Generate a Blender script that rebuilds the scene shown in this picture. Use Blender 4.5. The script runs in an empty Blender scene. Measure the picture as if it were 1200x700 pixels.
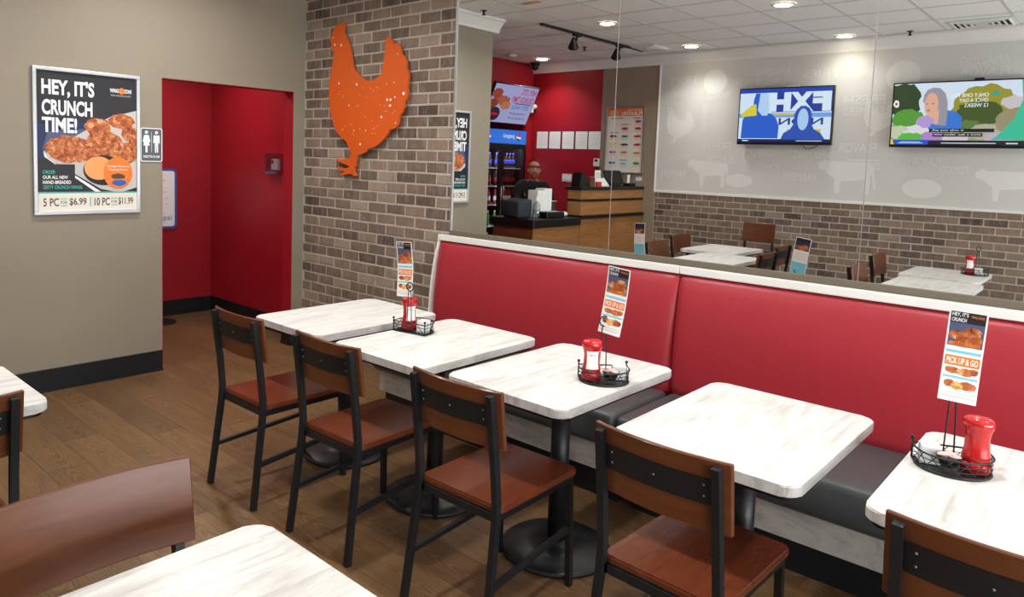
import bpy, bmesh, math, random
from mathutils import Vector, Matrix
random.seed(7)
PI = math.pi
SC = bpy.context.scene
COL = SC.collection

# ------------------------------------------------------------------ camera
cam_d = bpy.data.cameras.new('camera'); cam = bpy.data.objects.new('camera', cam_d); COL.objects.link(cam)
FW = Vector((-0.6703, 0.7376, -0.0826)).normalized()
YAW, PITCH, ROLL = math.radians(47.735), math.radians(4.74), math.radians(1.938)
FW = Vector((-math.cos(YAW)*math.cos(PITCH), math.sin(YAW)*math.cos(PITCH), -math.sin(PITCH)))
RT = FW.cross(Vector((0, 0, 1))).normalized(); UP = RT.cross(FW)
R2 = RT*math.cos(ROLL) + UP*math.sin(ROLL); U2 = -RT*math.sin(ROLL) + UP*math.cos(ROLL)
M = Matrix((R2, U2, -FW)).transposed().to_4x4(); M.translation = Vector((5.036, -3.393, 1.556))
cam.matrix_world = M
cam_d.sensor_width = 36; cam_d.lens = 850.6/1200*36
cam_d.shift_x = (600-562.8)/1200; cam_d.shift_y = -(350-258.85)/1200
cam_d.clip_start = 0.05
SC.camera = cam

# ------------------------------------------------------------------ world, lights, exposure
SC.view_settings.view_transform = 'Standard'; SC.view_settings.look = 'None'
SC.view_settings.gamma = 1; SC.view_settings.use_curve_mapping = False
SC.view_settings.exposure = -0.05
w = bpy.data.worlds.new('world'); SC.world = w; w.use_nodes = True
w.node_tree.nodes['Background'].inputs[0].default_value = (0.75, 0.85, 1.0, 1)
w.node_tree.nodes['Background'].inputs[1].default_value = 1.0
CEIL = 3.0
def area(name, loc, rot, sx, sy, power, col=(1, 1, 1), shape='RECTANGLE', spread=PI):
    d = bpy.data.lights.new(name, 'AREA'); d.shape = shape; d.size = sx; d.size_y = sy; d.energy = power; d.color = col; d.spread = spread
    o = bpy.data.objects.new(name, d); COL.objects.link(o); o.location = loc; o.rotation_euler = rot
    return o
# daylight entering through the shop window behind the camera
area('window_daylight', (7.72, -2.6, 1.55), (0, PI/2, 0), 2.2, 4.6, 20, (0.93, 0.97, 1.0))
# fill lamp added low at the shop window, tilted up to brighten the ceiling
area('ceiling_fill', (7.7, -2.6, 0.85), (0, PI/2+math.radians(42), 0), 1.0, 4.6, 215, (0.97, 0.985, 1.0))
LAMPS = [(0.88, -1.3), (2.6, -1.3), (4.3, -1.3), (0.86, -3.03), (2.6, -3.11), (0.93, -4.76), (2.58, -4.94), (-1.3, -4.75), (-0.85, -0.6), (6.0, -1.3)]
for lx, ly in LAMPS:
    zc = 2.57 if (lx, ly) == (-0.85, -0.6) else CEIL
    pw = {(-0.85, -0.6): 11, (0.88, -1.3): 22, (2.6, -1.3): 22, (4.3, -1.3): 19, (2.58, -4.94): 4, (0.93, -4.76): 8, (6.0, -1.3): 20, (2.6, -3.11): 8, (0.86, -3.03): 14}.get((lx, ly), 11)
    area('downlight_lamp', (lx, ly, zc-(.0 if zc < 2.9 else .014)), (0, 0, 0), 0.14, 0.14, pw, (1.0, 0.985, 0.955), 'DISK', math.radians(150 if ly > -3.5 else 115))

# ------------------------------------------------------------------ materials
def lin(c):
    return tuple(((v/255)/12.92 if v/255 <= .04045 else ((v/255+.055)/1.055)**2.4) for v in c)
MATS = {}
def mat(name, c, rough=.5, metal=0, emit=0, spec=.5, coat=0, alpha=1, trans=0, ior=1.45):
    m = bpy.data.materials.new(name); m.use_nodes = True
    b = m.node_tree.nodes['Principled BSDF']; l = lin(c)+(1,)
    b.inputs['Base Color'].default_value = l; b.inputs['Roughness'].default_value = rough; b.inputs['Metallic'].default_value = metal
    b.inputs['Specular IOR Level'].default_value = spec; b.inputs['Coat Weight'].default_value = coat
    b.inputs['Coat Roughness'].default_value = .15
    b.inputs['Transmission Weight'].default_value = trans; b.inputs['IOR'].default_value = ior
    if emit: b.inputs['Emission Color'].default_value = l; b.inputs['Emission Strength'].default_value = emit
    MATS[name] = m; return m
def nd(m, t, **k):
    n = m.node_tree.nodes.new(t)
    for a, v in k.items(): setattr(n, a, v)
    return n
def ln(m, a, b): m.node_tree.links.new(a, b)
def bsdf(m): return m.node_tree.nodes['Principled BSDF']
def coords(m, scale=(1, 1, 1), rand=True, gen='Object'):
    tc = nd(m, 'ShaderNodeTexCoord'); mp = nd(m, 'ShaderNodeMapping'); mp.inputs['Scale'].default_value = scale
    ln(m, tc.outputs[gen], mp.inputs['Vector'])
    if rand:
        oi = nd(m, 'ShaderNodeObjectInfo'); ml = nd(m, 'ShaderNodeMath', operation='MULTIPLY'); ml.inputs[1].default_value = 57.3
        ln(m, oi.outputs['Random'], ml.inputs[0]); cb = nd(m, 'ShaderNodeCombineXYZ')
        for i in range(3): ln(m, ml.outputs[0], cb.inputs[i])
        ln(m, cb.outputs[0], mp.inputs['Location'])
    return mp.outputs[0]
def noise(m, vec, scale, detail=4, rough=.6, dist=0):
    n = nd(m, 'ShaderNodeTexNoise'); n.inputs['Scale'].default_value = scale; n.inputs['Detail'].default_value = detail
    n.inputs['Roughness'].default_value = rough; n.inputs['Distortion'].default_value = dist; ln(m, vec, n.inputs['Vector']); return n.outputs['Fac']
def ramp(m, fac, stops):
    r = nd(m, 'ShaderNodeValToRGB'); e = r.color_ramp.elements
    while len(e) < len(stops): e.new(.5)
    for el, (p, c) in zip(e, stops): el.position = p; el.color = lin(c)+(1,)
    ln(m, fac, r.inputs[0]); return r.outputs[0]
def mix(m, fac, a, b, mode='MIX'):
    x = nd(m, 'ShaderNodeMix', data_type='RGBA', blend_type=mode)
    if isinstance(fac, float): x.inputs[0].default_value = fac
    else: ln(m, fac, x.inputs[0])
    for i, s in ((6, a), (7, b)):
        if isinstance(s, tuple): x.inputs[i].default_value = lin(s)+(1,)
        else: ln(m, s, x.inputs[i])
    return x.outputs[2]
def bump(m, fac, strength=.3, dist=.01):
    b = nd(m, 'ShaderNodeBump'); b.inputs['Strength'].default_value = strength; b.inputs['Distance'].default_value = dist
    ln(m, fac, b.inputs['Height']); ln(m, b.outputs[0], bsdf(m).inputs['Normal'])
def paint(name, c, rough=.6):
    m = mat(name, c, rough); v = coords(m, rand=False); n = noise(m, v, 140, 2); bump(m, n, .08, .002)
    n2 = noise(m, v, 1.3, 3); ln(m, mix(m, n2, tuple(max(0, x-4) for x in c), tuple(min(255, x+4) for x in c)), bsdf(m).inputs['Base Color']); return m
paint('beige_paint', (145, 135, 118)); paint('red_paint', (156, 22, 34), .42); paint('white_paint', (232, 231, 227), .5)
paint('grey_beige', (150, 137, 117), .5); paint('ledge_paint', (104, 94, 80), .5)
mat('black_rubber', (22, 25, 28), .45); mat('black_metal', (26, 28, 31), .38, 0, 0, .5); mat('black_plastic', (20, 20, 22), .35)
mat('dark_hole', (10, 10, 10), .8)
mat('silver', (200, 200, 198), .3, .85); mat('chrome', (215, 215, 215), .12, 1); mat('pale_trim', (226, 224, 218), .35)
mat('mirror_glass', (238, 240, 238), .0, 1)
mat('white', (240, 240, 238), .45); mat('white_plastic', (225, 224, 218), .4); mat('grey_plastic', (120, 124, 128), .4)
mat('orange_sign', (216, 92, 28), .5); mat('ketchup', (186, 20, 22), .18, coat=.6); mat('clear_print', (245, 245, 245), .4)
mat('lamp_glow', (255, 250, 240), .5, emit=9)
mat('paper', (236, 236, 232), .7); mat('silver_frame', (196, 197, 200), .35, .6)
mat('ceiling_tile', (226, 225, 220), .85); mat('tee_grid', (200, 198, 193), .55)
for m in (MATS['ceiling_tile'],):
    v = coords(m); n = noise(m, v, 160, 3); bump(m, n, .25, .003); ln(m, ramp(m, n, [(.3, (226, 225, 221)), (.6, (238, 237, 234))]), bsdf(m).inputs['Base Color'])
def glassy(name, c, a):
    m = bpy.data.materials.new(name); m.use_nodes = True; nt = m.node_tree; nt.nodes.clear()
    o = nd(m, 'ShaderNodeOutputMaterial'); t = nd(m, 'ShaderNodeBsdfTransparent'); g = nd(m, 'ShaderNodeBsdfGlossy'); mx = nd(m, 'ShaderNodeMixShader')
    t.inputs[0].default_value = lin(c)+(1,); g.inputs['Roughness'].default_value = .08; mx.inputs[0].default_value = a
    ln(m, t.outputs[0], mx.inputs[1]); ln(m, g.outputs[0], mx.inputs[2]); ln(m, mx.outputs[0], o.inputs[0]); MATS[name] = m; return m
glassy('clear_plastic', (235, 238, 240), .16); glassy('cooler_glass', (238, 242, 245), .05)
def glow(name, c, s=1.0):
    m = mat(name, c, .3); b = bsdf(m); b.inputs['Base Color'].default_value = (0.01, 0.01, 0.01, 1)
    b.inputs['Emission Color'].default_value = lin(c)+(1,); b.inputs['Emission Strength'].default_value = s; return m
# brick
m = mat('brick', (120, 100, 86), .85)
oi = nd(m, 'ShaderNodeObjectInfo'); rc = ramp(m, oi.outputs['Random'], [(0, (78, 63, 54)), (.18, (132, 111, 95)), (.34, (94, 77, 66)), (.5, (158, 139, 122)), (.66, (110, 92, 81)), (.82, (146, 122, 104)), (1, (84, 68, 60))])
v = coords(m); n1 = noise(m, v, 9, 5, .7); n2 = noise(m, coords(m, (1, 1, .35)), 26, 4, .7); n3 = noise(m, v, 90, 3, .8)
dk = mix(m, ramp(m, n2, [(.45, (0, 0, 0)), (.8, (190, 190, 190))]), rc, (166, 151, 137))
dk = mix(m, ramp(m, n1, [(.3, (150, 150, 150)), (.5, (0, 0, 0))]), dk, (84, 69, 60))
dk = mix(m, ramp(m, n3, [(.66, (0, 0, 0)), (.74, (190, 190, 190))]), dk, (196, 188, 178))
ln(m, dk, bsdf(m).inputs['Base Color']); bump(m, n3, .35, .004)
m = mat('mortar', (190, 182, 169), .9); n = noise(m, coords(m, rand=False), 60, 4); bump(m, n, .4, .005)
ln(m, ramp(m, n, [(.3, (168, 160, 148)), (.7, (196, 189, 177))]), bsdf(m).inputs['Base Color'])
# floor planks (grain along x)
m = mat('floor_wood', (110, 80, 55), .38, spec=.4)
oi = nd(m, 'ShaderNodeObjectInfo'); base = ramp(m, oi.outputs['Random'], [(0, (98, 71, 46)), (.3, (122, 90, 57)), (.55, (106, 77, 48)), (.8, (128, 96, 60)), (1, (102, 72, 46))])
g1 = noise(m, coords(m, (1.3, 16, 1)), 3.2, 6, .65, .6); g2 = noise(m, coords(m, (.9, 4, 1)), 1.6, 3, .5, .3)
wv = nd(m, 'ShaderNodeTexWave', wave_type='RINGS', rings_direction='SPHERICAL'); wv.inputs['Scale'].default_value = 22; wv.inputs['Distortion'].default_value = 3.2; wv.inputs['Detail'].default_value = 2
ln(m, coords(m, (.16, 1.5, 1), rand=False), wv.inputs['Vector'])
c1 = mix(m, ramp(m, g1, [(.3, (0, 0, 0)), (.72, (230, 230, 230))]), base, (66, 47, 33))
c2 = mix(m, ramp(m, g2, [(.52, (0, 0, 0)), (.7, (120, 120, 120))]), c1, (150, 116, 78))
c3 = mix(m, ramp(m, wv.outputs['Fac'], [(.72, (0, 0, 0)), (.97, (120, 120, 120))]), c2, (176, 142, 98))
ln(m, c3, bsdf(m).inputs['Base Color']); bump(m, g1, .1, .002)
mat('floor_gap', (52, 38, 28), .8)
# chair wood (grain along local x or y)
def wood(name, a, b, scale, rough=.3, coat=.25):
    m = mat(name, a, rough, coat=coat); v = coords(m, scale); n = noise(m, v, 2.4, 6, .6, .8)
    n2 = noise(m, coords(m, tuple(s*.35 for s in scale)), 2, 3)
    c = mix(m, ramp(m, n, [(.3, (0, 0, 0)), (.75, (255, 255, 255))]), a, b)
    ln(m, mix(m, ramp(m, n2, [(.35, (0, 0, 0)), (.7, (110, 110, 110))]), c, tuple(int(x*.7) for x in a)), bsdf(m).inputs['Base Color']); return m
wood('seat_wood', (106, 52, 29), (84, 39, 22), (12, 2.0, 6), .25, .4)
wood('back_wood', (108, 60, 32), (88, 46, 24), (2, 8, 15), .32, .3)
wood('counter_wood', (176, 124, 74), (136, 90, 50), (3, 1.6, 15), .45, .1)
wood('counter_wood_dark', (118, 66, 40), (90, 48, 30), (1.6, 3, 12), .45, .1)
m = mat('laminate', (230, 228, 224), .32, spec=.5)
n = noise(m, coords(m, (15, 1.5, 4)), 2.2, 6, .65, .7); n2 = noise(m, coords(m, (5, 1.8, 3)), 3.3, 5, .7, .4); n3 = noise(m, coords(m, (70, 4, 10)), 2, 3)
c = ramp(m, n, [(.3, (186, 183, 178)), (.48, (219, 217, 213)), (.7, (232, 231, 228))])
c = mix(m, ramp(m, n2, [(.48, (0, 0, 0)), (.7, (190, 190, 190))]), c, (176, 173, 168))
c = mix(m, ramp(m, n3, [(.55, (0, 0, 0)), (.75, (110, 110, 110))]), c, (178, 174, 168)); ln(m, c, bsdf(m).inputs['Base Color'])
m = mat('weathered_panel', (165, 158, 148), .55)
n = noise(m, coords(m, (2, 5, 5)), 2.6, 7, .7, 1.0); ln(m, ramp(m, n, [(.25, (130, 122, 113)), (.42, (178, 171, 162)), (.6, (202, 197, 189)), (.8, (160, 152, 142))]), bsdf(m).inputs['Base Color'])
m = mat('red_vinyl', (160, 42, 52), .36, spec=.45); n = noise(m, coords(m, rand=False), 240, 2); bump(m, n, .1, .001)
m = mat('grey_vinyl', (74, 77, 77), .36, spec=.5); n = noise(m, coords(m, rand=False), 260, 2); bump(m, n, .1, .001)
m = mat('wallpaper', (210, 209, 205), .6); mat('wallpaper_print', (226, 226, 223), .6)
# fried food, prints
m = mat('fried_print', (176, 92, 40), .5); v = coords(m); n = noise(m, v, 34, 6, .65, .6); n2 = noise(m, v, 14, 3)
c = ramp(m, n, [(.3, (84, 32, 12)), (.44, (166, 82, 40)), (.56, (204, 122, 70)), (.7, (246, 200, 150))])
ln(m, mix(m, ramp(m, n2, [(.4, (0, 0, 0)), (.75, (150, 150, 150))]), c, (120, 46, 18)), bsdf(m).inputs['Base Color'])
m = mat('fries_print', (226, 178, 96), .5); n = noise(m, coords(m, (1, 1, 3)), 60, 4); ln(m, ramp(m, n, [(.3, (176, 112, 44)), (.55, (230, 184, 104)), (.8, (250, 226, 170))]), bsdf(m).inputs['Base Color'])
for nm, c in dict(p_dark=(34, 33, 37), p_blue=(78, 88, 118), p_white=(240, 240, 240), p_teal=(60, 178, 165), p_orange=(232, 124, 44), p_red=(196, 36, 40), p_grey=(150, 150, 150), p_ltgrey=(206, 206, 206),
                  p_sky=(120, 200, 220), p_brown=(90, 60, 40), p_peach=(238, 160, 96), p_black=(16, 16, 18), p_bluebrand=(28, 72, 160), p_green=(70, 150, 60), p_yellow=(232, 196, 40), p_magenta=(200, 40, 120),
                  p_tray=(196, 190, 184), p_navy=(30, 44, 84), slate=(88, 96, 104), p_cream=(228, 224, 212)).items(): mat(nm, c, .45)

# ------------------------------------------------------------------ mesh helpers
def new(): return bmesh.new()
def box(bm, x0, x1, y0, y1, z0, z1, bev=0, seg=2):
    b = bmesh.new() if bev else bm
    r = bmesh.ops.create_cube(b, size=1)
    for v_ in r['verts']: v_.co = Vector(((x0+x1)/2+v_.co.x*(x1-x0), (y0+y1)/2+v_.co.y*(y1-y0), (z0+z1)/2+v_.co.z*(z1-z0)))
    if bev:
        bmesh.ops.bevel(b, geom=b.edges[:], offset=bev, segments=seg, profile=.5, affect='EDGES')
        merge(bm, b)
    return bm
def merge(bm, b, mtx=None, mi=None):
    if mtx is not None: bmesh.ops.transform(b, matrix=mtx, verts=b.verts)
    mp = {}
    for v_ in b.verts: mp[v_] = bm.verts.new(v_.co)
    for f in b.faces:
        try:
            nf = bm.faces.new([mp[v_] for v_ in f.verts]); nf.material_index = f.material_index if mi is None else mi; nf.smooth = f.smooth
        except ValueError: pass
    b.free()
def frame_at(d):
    d = d.normalized(); a = Vector((0, 0, 1)) if abs(d.z) < .9 else Vector((1, 0, 0))
    s = d.cross(a).normalized(); return s, s.cross(d).normalized()
def tube(bm, pts, r, n=8, closed=False, cap=True):
    pts = [Vector(p) for p in pts]; rs = r if isinstance(r, (list, tuple)) else [r]*len(pts); rings = []
    s = None
    for i, p in enumerate(pts):
        if closed: d = pts[(i+1) % len(pts)]-pts[i-1]
        else: d = pts[min(i+1, len(pts)-1)]-pts[max(i-1, 0)]
        d.normalize()
        if s is None: s, t = frame_at(d)
        else: s = (s-d*s.dot(d)).normalized(); t = s.cross(d).normalized()
        rings.append([bm.verts.new(p+s*rs[i]*math.cos(2*PI*k/n)+t*rs[i]*math.sin(2*PI*k/n)) for k in range(n)])
    m_ = len(rings)
    for i in range(m_ if closed else m_-1):
        a, b = rings[i], rings[(i+1) % m_]
        for k in range(n): bm.faces.new((a[k], a[(k+1) % n], b[(k+1) % n], b[k])).smooth = True
    if cap and not closed: bm.faces.new(rings[0][::-1]); bm.faces.new(rings[-1])
    return bm
def bar(bm, pts, w_, h_):     # square tube along a path, width along x
    pts = [Vector(p) for p in pts]; rings = []
    for i, p in enumerate(pts):
        d = (pts[min(i+1, len(pts)-1)]-pts[max(i-1, 0)]).normalized()
        a = Vector((1, 0, 0)) if abs(d.x) < .8 else Vector((0, 1, 0))
        t = d.cross(a).normalized(); s = t.cross(d).normalized()
        rings.append([bm.verts.new(p+s*w_/2*i_+t*h_/2*j_) for i_, j_ in ((-1, -1), (1, -1), (1, 1), (-1, 1))])
    for a, b in zip(rings, rings[1:]):
        for k in range(4): bm.faces.new((a[k], a[(k+1) % 4], b[(k+1) % 4], b[k]))
    bm.faces.new(rings[0][::-1]); bm.faces.new(rings[-1]); return bm
def lathe(bm, prof, n=24, cx=0, cy=0, cap=True, sy=1.0):
    rings = []
    for r, z in prof: rings.append([bm.verts.new((cx+r*math.cos(2*PI*k/n), cy+sy*r*math.sin(2*PI*k/n), z)) for k in range(n)])
    for a, b in zip(rings, rings[1:]):
        for k in range(n): bm.faces.new((a[k], a[(k+1) % n], b[(k+1) % n], b[k])).smooth = True
    if cap: bm.faces.new(rings[0][::-1]); bm.faces.new(rings[-1])
    return bm
def rrect(x0, x1, y0, y1, r, n=5):
    out = []
    for cx, cy, a0 in ((x1-r, y1-r, 0), (x0+r, y1-r, 90), (x0+r, y0+r, 180), (x1-r, y0+r, 270)):
        for k in range(n+1):
            a = math.radians(a0+90*k/n); out.append((cx+r*math.cos(a), cy+r*math.sin(a)))
    return out
def slab(bm, pts, z0, z1):    # horizontal prism
    a = [bm.verts.new((x, y, z0)) for x, y in pts]; b = [bm.verts.new((x, y, z1)) for x, y in pts]; n = len(pts)
    for k in range(n): bm.faces.new((a[k], a[(k+1) % n], b[(k+1) % n], b[k]))
    bm.faces.new(a[::-1]); bm.faces.new(b); return bm
def upright(bm, pts, y0, y1): # vertical prism, pts = (x, z), front at y0 (smaller y)
    a = [bm.verts.new((x, y0, z)) for x, z in pts]; b = [bm.verts.new((x, y1, z)) for x, z in pts]; n = len(pts)
    for k in range(n): bm.faces.new((b[k], b[(k+1) % n], a[(k+1) % n], a[k]))
    bm.faces.new(a); bm.faces.new(b[::-1]); return bm
def ball(bm, c, r, sx=1, sy=1, sz=1, u=12, v_=8):
    b = bmesh.new(); bmesh.ops.create_uvsphere(b, u_segments=u, v_segments=v_, radius=r)
    for f in b.faces: f.smooth = True
    merge(bm, b, Matrix.Translation(c) @ Matrix.Diagonal((sx, sy, sz, 1))); return bm
def obj(name, bm, m_, parent=None, smooth=False, loc=None, rot=None):
    if not isinstance(bm, bpy.types.Mesh):
        bmesh.ops.recalc_face_normals(bm, faces=bm.faces[:])
        me = bpy.data.meshes.new(name); bm.to_mesh(me); bm.free()
    else: me = bm
    if not me.materials:
        for x in (m_ if isinstance(m_, (list, tuple)) else [m_]): me.materials.append(MATS[x])
    if smooth:
        for p in me.polygons: p.use_smooth = True
    o = bpy.data.objects.new(name, me); COL.objects.link(o)
    if parent: o.parent = parent
    if loc is not None: o.location = loc
    if rot is not None: o.rotation_euler = rot
    return o
def tag(o, label=None, cat=None, group=None, kind=None):
    for k, v_ in (('label', label), ('category', cat), ('group', group), ('kind', kind)):
        if v_: o[k] = v_
    return o
def thing(name, label, cat, loc=(0, 0, 0), rz=0, group=None):
    o = bpy.data.objects.new(name, None); COL.objects.link(o); o.location = loc; o.rotation_euler = (0, 0, rz); o.empty_display_size = .1
    return tag(o, label, cat, group)
def struct(name, bm, m_, label=None, parent=None):
    o = obj(name, bm, m_, parent)
    if parent is None: o['kind'] = 'structure'
    if label: o['label'] = label
    return o
def copy_tree(o, loc, rz, label=None, group=None):
    def rec(s, par):
        c_ = s.copy(); COL.objects.link(c_); c_.parent = par
        for ch in kids.get(s, []): rec(ch, c_)
        return c_
    kids = {}
    for q in COL.objects:
        if q.parent: kids.setdefault(q.parent, []).append(q)
    c_ = rec(o, None); c_.location = loc; c_.rotation_euler = (0, 0, rz)
    if label: c_['label'] = label
    if group: c_['group'] = group
    return c_
# flat print helpers: local frame of a wall thing is X right, Z up, front towards -Y
def flat(name, polys, m_, parent, d, smooth=False):
    bm = new()
    for pts in polys: bm.faces.new([bm.verts.new((x, -d, z)) for x, z in pts])
    return obj(name, bm, m_, parent)
def rect(x0, z0, x1, z1): return [(x0, z0), (x1, z0), (x1, z1), (x0, z1)]
def ell(cx, cz, rx, rz_, n=20, wob=0, seed=0):
    rr = random.Random(seed); return [(cx+rx*(1+wob*(rr.random()-.5))*math.cos(2*PI*k/n), cz+rz_*(1+wob*(rr.random()-.5))*math.sin(2*PI*k/n)) for k in range(n)]
FONT = bpy.data.fonts[0] if bpy.data.fonts else None
def text(s, x0, z0, x1, z1, m_, parent, d, bold=.012, name='lettering', keep=False):
    cu = bpy.data.curves.new('txt', 'FONT'); cu.body = s; cu.size = 1; cu.offset = bold; cu.resolution_u = 3
    t = bpy.data.objects.new('txt', cu); COL.objects.link(t)
    me = bpy.data.meshes.new_from_object(t.evaluated_get(bpy.context.evaluated_depsgraph_get()))
    bpy.data.objects.remove(t); bpy.data.curves.remove(cu)
    xs = [v_.co.x for v_ in me.vertices]; ys = [v_.co.y for v_ in me.vertices]
    if not xs: return None
    ax, bx_, ay, by = min(xs), max(xs), min(ys), max(ys)
    kx = (x1-x0)/(bx_-ax); kz = (z1-z0)/(by-ay)
    for v_ in me.vertices: v_.co = Vector((x0+(v_.co.x-ax)*kx, -d, z0+(v_.co.y-ay)*kz))
    me.materials.clear(); me.name = name
    return obj(name, me, m_, parent)

# ================================================================== STRUCTURE
WX = 7.8                        # storefront wall
# floor: sub-floor plus single planks running along x
fl = struct('floor', box(box(new(), -1.95, WX, -5.25, .25, -.06, -.004), -1.95, -1.9, 0, .01, -.06, -.05), 'floor_gap', 'dark brown wood plank floor')
PW, PL = .1825, 1.22
pm = {}
def plank(x0, x1, y0, y1):
    key = (round(x1-x0, 3), round(y1-y0, 3))
    if key not in pm:
        b = box(new(), -(x1-x0)/2+.0008, (x1-x0)/2-.0008, -(y1-y0)/2+.0008, (y1-y0)/2-.0008, -.004, 0)
        me = bpy.data.meshes.new('plank'); b.to_mesh(me); b.free(); pm[key] = me
    obj('plank', pm[key], 'floor_wood', fl, loc=((x0+x1)/2, (y0+y1)/2, 0))
y = -5.2; r = 0
offs = [0, .47, .83, .2, .62]
while y < .23:
    y1 = min(y+PW, .24); x = -1.9-offs[r % 5]
    while x < WX:
        a, b = max(x, -1.9), min(x+PL, WX)
        if b-a > .05 and not (y > .02 and a > -.1): plank(a, b, y, y1)
        x += PL
    y = y1; r += 1
# wall with the poster and the restroom opening (plane x = 0)
b = new(); box(b, -.13, 0, -2.25, -1.153, 0, CEIL); box(b, -.13, 0, -1.153, -.103, 2.05, CEIL); box(b, -.13, 0, -.103, .24, 0, CEIL)
wl = struct('wall_left', b, 'beige_paint', 'beige painted wall with the restroom opening')
b = new(); box(b, -.13, -.0005, -.106, -.1028, 0, 2.05); obj('jamb', b, 'red_paint', wl)
b = new(); box(b, -.13, -.0005, -1.1532, -1.15, 0, 2.05); obj('jamb', b, 'red_paint', wl)
b = new(); box(b, -.13, -.0005, -1.15, -.106, 2.047, 2.0505); obj('lintel', b, 'red_paint', wl)
b = new(); box(b, -.134, -.13, -1.3, -1.153, 0, 2.6); box(b, -.134, -.13, -.103, .065, 0, 2.6); box(b, -.134, -.13, -1.153, -.103, 2.05, 2.6); obj('hall_face', b, 'red_paint', wl)
def baseboard(name, x0, x1, y0, y1, lip):
    b = new(); box(b, x0, x1, y0, y1, 0, .146, .004)
    lx0, lx1, ly0, ly1 = x0, x1, y0, y1
    if lip == 'x+': lx1 += .008
    if lip == 'y-': ly0 -= .008
    box(b, lx0, lx1, ly0, ly1, 0, .014)
    o = obj(name, b, 'black_rubber'); o['kind'] = 'structure'; o['label'] = 'black rubber baseboard along the wall foot'; return o
baseboard('baseboard_left', 0, .008, -2.25, -1.153, 'x+')
baseboard('baseboard_corner', 0, .008, -.103, 0, 'x+')
baseboard('baseboard_jamb', -.13, .008, -.114, -.106, 'y-')
baseboard('baseboard_hall_end', -1.66, -1.652, -1.3, .065, 'x+')
baseboard('baseboard_hall_side', -1.652, -.134, .057, .065, 'y-')
# hall beyond the opening
struct('wall_hall_end', box(new(), -1.76, -1.66, -1.4, .165, 0, 2.6), 'red_paint', 'red wall at the end of the restroom hall')
struct('wall_hall_side', box(new(), -1.66, -.134, .065, .165, 0, 2.6), 'red_paint', 'red side wall of the restroom hall')
struct('wall_hall_near', box(new(), -1.66, -.134, -1.4, -1.3, 0, 2.6), 'red_paint', 'red near wall of the restroom hall')
struct('ceiling_hall', box(new(), -1.76, -.134, -1.4, .165, 2.6, 2.65), 'white_paint', 'white ceiling of the restroom hall')
struct('wall_counter_side', box(new(), -1.95, -.13, -2.25, -2.13, 0, CEIL), 'red_paint', 'red wall at the side of the counter area')
b = new(); box(b, -1.95, -1.79, -3.95, -2.25, 0, CEIL); box(b, -1.95, -1.79, -5.2, -5.05, 0, CEIL); box(b, -1.95, -1.79, -5.05, -3.95, 2.14, CEIL)
struct('wall_counter_back', b, 'red_paint', 'red wall behind the counter with a niche for the cooler')
b = new(); box(b, -2.75, -2.7, -5.05, -3.95, 0, 2.2); box(b, -2.75, -1.95, -5.12, -5.05, 0, 2.2); box(b, -2.75, -1.95, -3.95, -3.88, 0, 2.2); box(b, -2.75, -1.95, -5.12, -3.88, 2.14, 2.2)
struct('wall_niche', b, 'red_paint', 'red lined niche around the drinks cooler')
# wall behind the banquette: mortar bed carries the bricks at its left end
struct('wall_mirror', box(new(), 1.7, WX, .006, .24, 0, CEIL), 'beige_paint', 'wall behind the banquette carrying the mirrors')
wb = struct('wall_brick', box(new(), 0, 1.7, .0, .24, 0, CEIL), 'mortar', 'brown brick wall with pale mortar left of the mirrors')
BM_ = []
for k in range(6):
    rr = random.Random(50+k); b = new(); box(b, -.0953, .0953, -.01, .012, -.0325, .0325, .003, 1)
    for v_ in b.verts: v_.co += Vector((rr.uniform(-.0016, .0016), rr.uniform(-.0015, .0015), rr.uniform(-.0016, .0016)))
    me = bpy.data.meshes.new('brick'); bmesh.ops.recalc_face_normals(b, faces=b.faces[:]); b.to_mesh(me); b.free(); me.materials.append(MATS['brick']); BM_.append(me)
def cut_brick(L):
    b = new(); box(b, -L/2, L/2, -.01, .012, -.0325, .0325, .0035, 1); return b
BL, BH = .2028, .0768
def brick_wall(parent, x0, x1, z0, z1, yface, sgn, inview, limit=300, phase=0):
    """bricks with their face at y = yface; sgn -1 looks to -y"""
    rest = new(); items = []
    n_ = 0; z = z0+BH/2
    while z+BH/2 <= z1+.03:
        off = (BL/2 if n_ % 2 else 0)+phase
        x = x0-off
        while x < x1:
            a, c_ = max(x, x0), min(x+BL, x1)
            if c_-a > .035: items.append((a, c_, z))
            x += BL
        z += BH; n_ += 1
    items.sort(key=inview)
    for i, (a, c_, z) in enumerate(items):
        L = c_-a-.0122; full = abs(L-.1906) < .002
        jit = random.uniform(-.0012, .0012)
        if i < limit:
            o = obj('brick', BM_[random.randrange(6)] if full else cut_brick(L), 'brick', parent, loc=((a+c_)/2, yface+sgn*(-.01)*(-1)*0+jit+(.01 if sgn < 0 else -.01), z))
            if sgn > 0: o.rotation_euler = (0, 0, PI)
        else:
            t = new(); box(t, -L/2, L/2, -.01, .012, -.0325, .0325)
            merge(rest, t, Matrix.Translation(((a+c_)/2, yface+jit+(.01 if sgn < 0 else -.01), z)) @ (Matrix.Rotation(PI, 4, 'Z') if sgn > 0 else Matrix()))
    if rest.verts:
        o = obj('brickwork', rest, 'brick', parent); o['kind'] = 'stuff'
    else: rest.free()
brick_wall(wb, 0.003, 1.687, .0, 2.99, -.004, -1, lambda t: (0 if t[2] > .62 else 1, abs(t[2]-1.7)), 300, .08)
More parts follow.
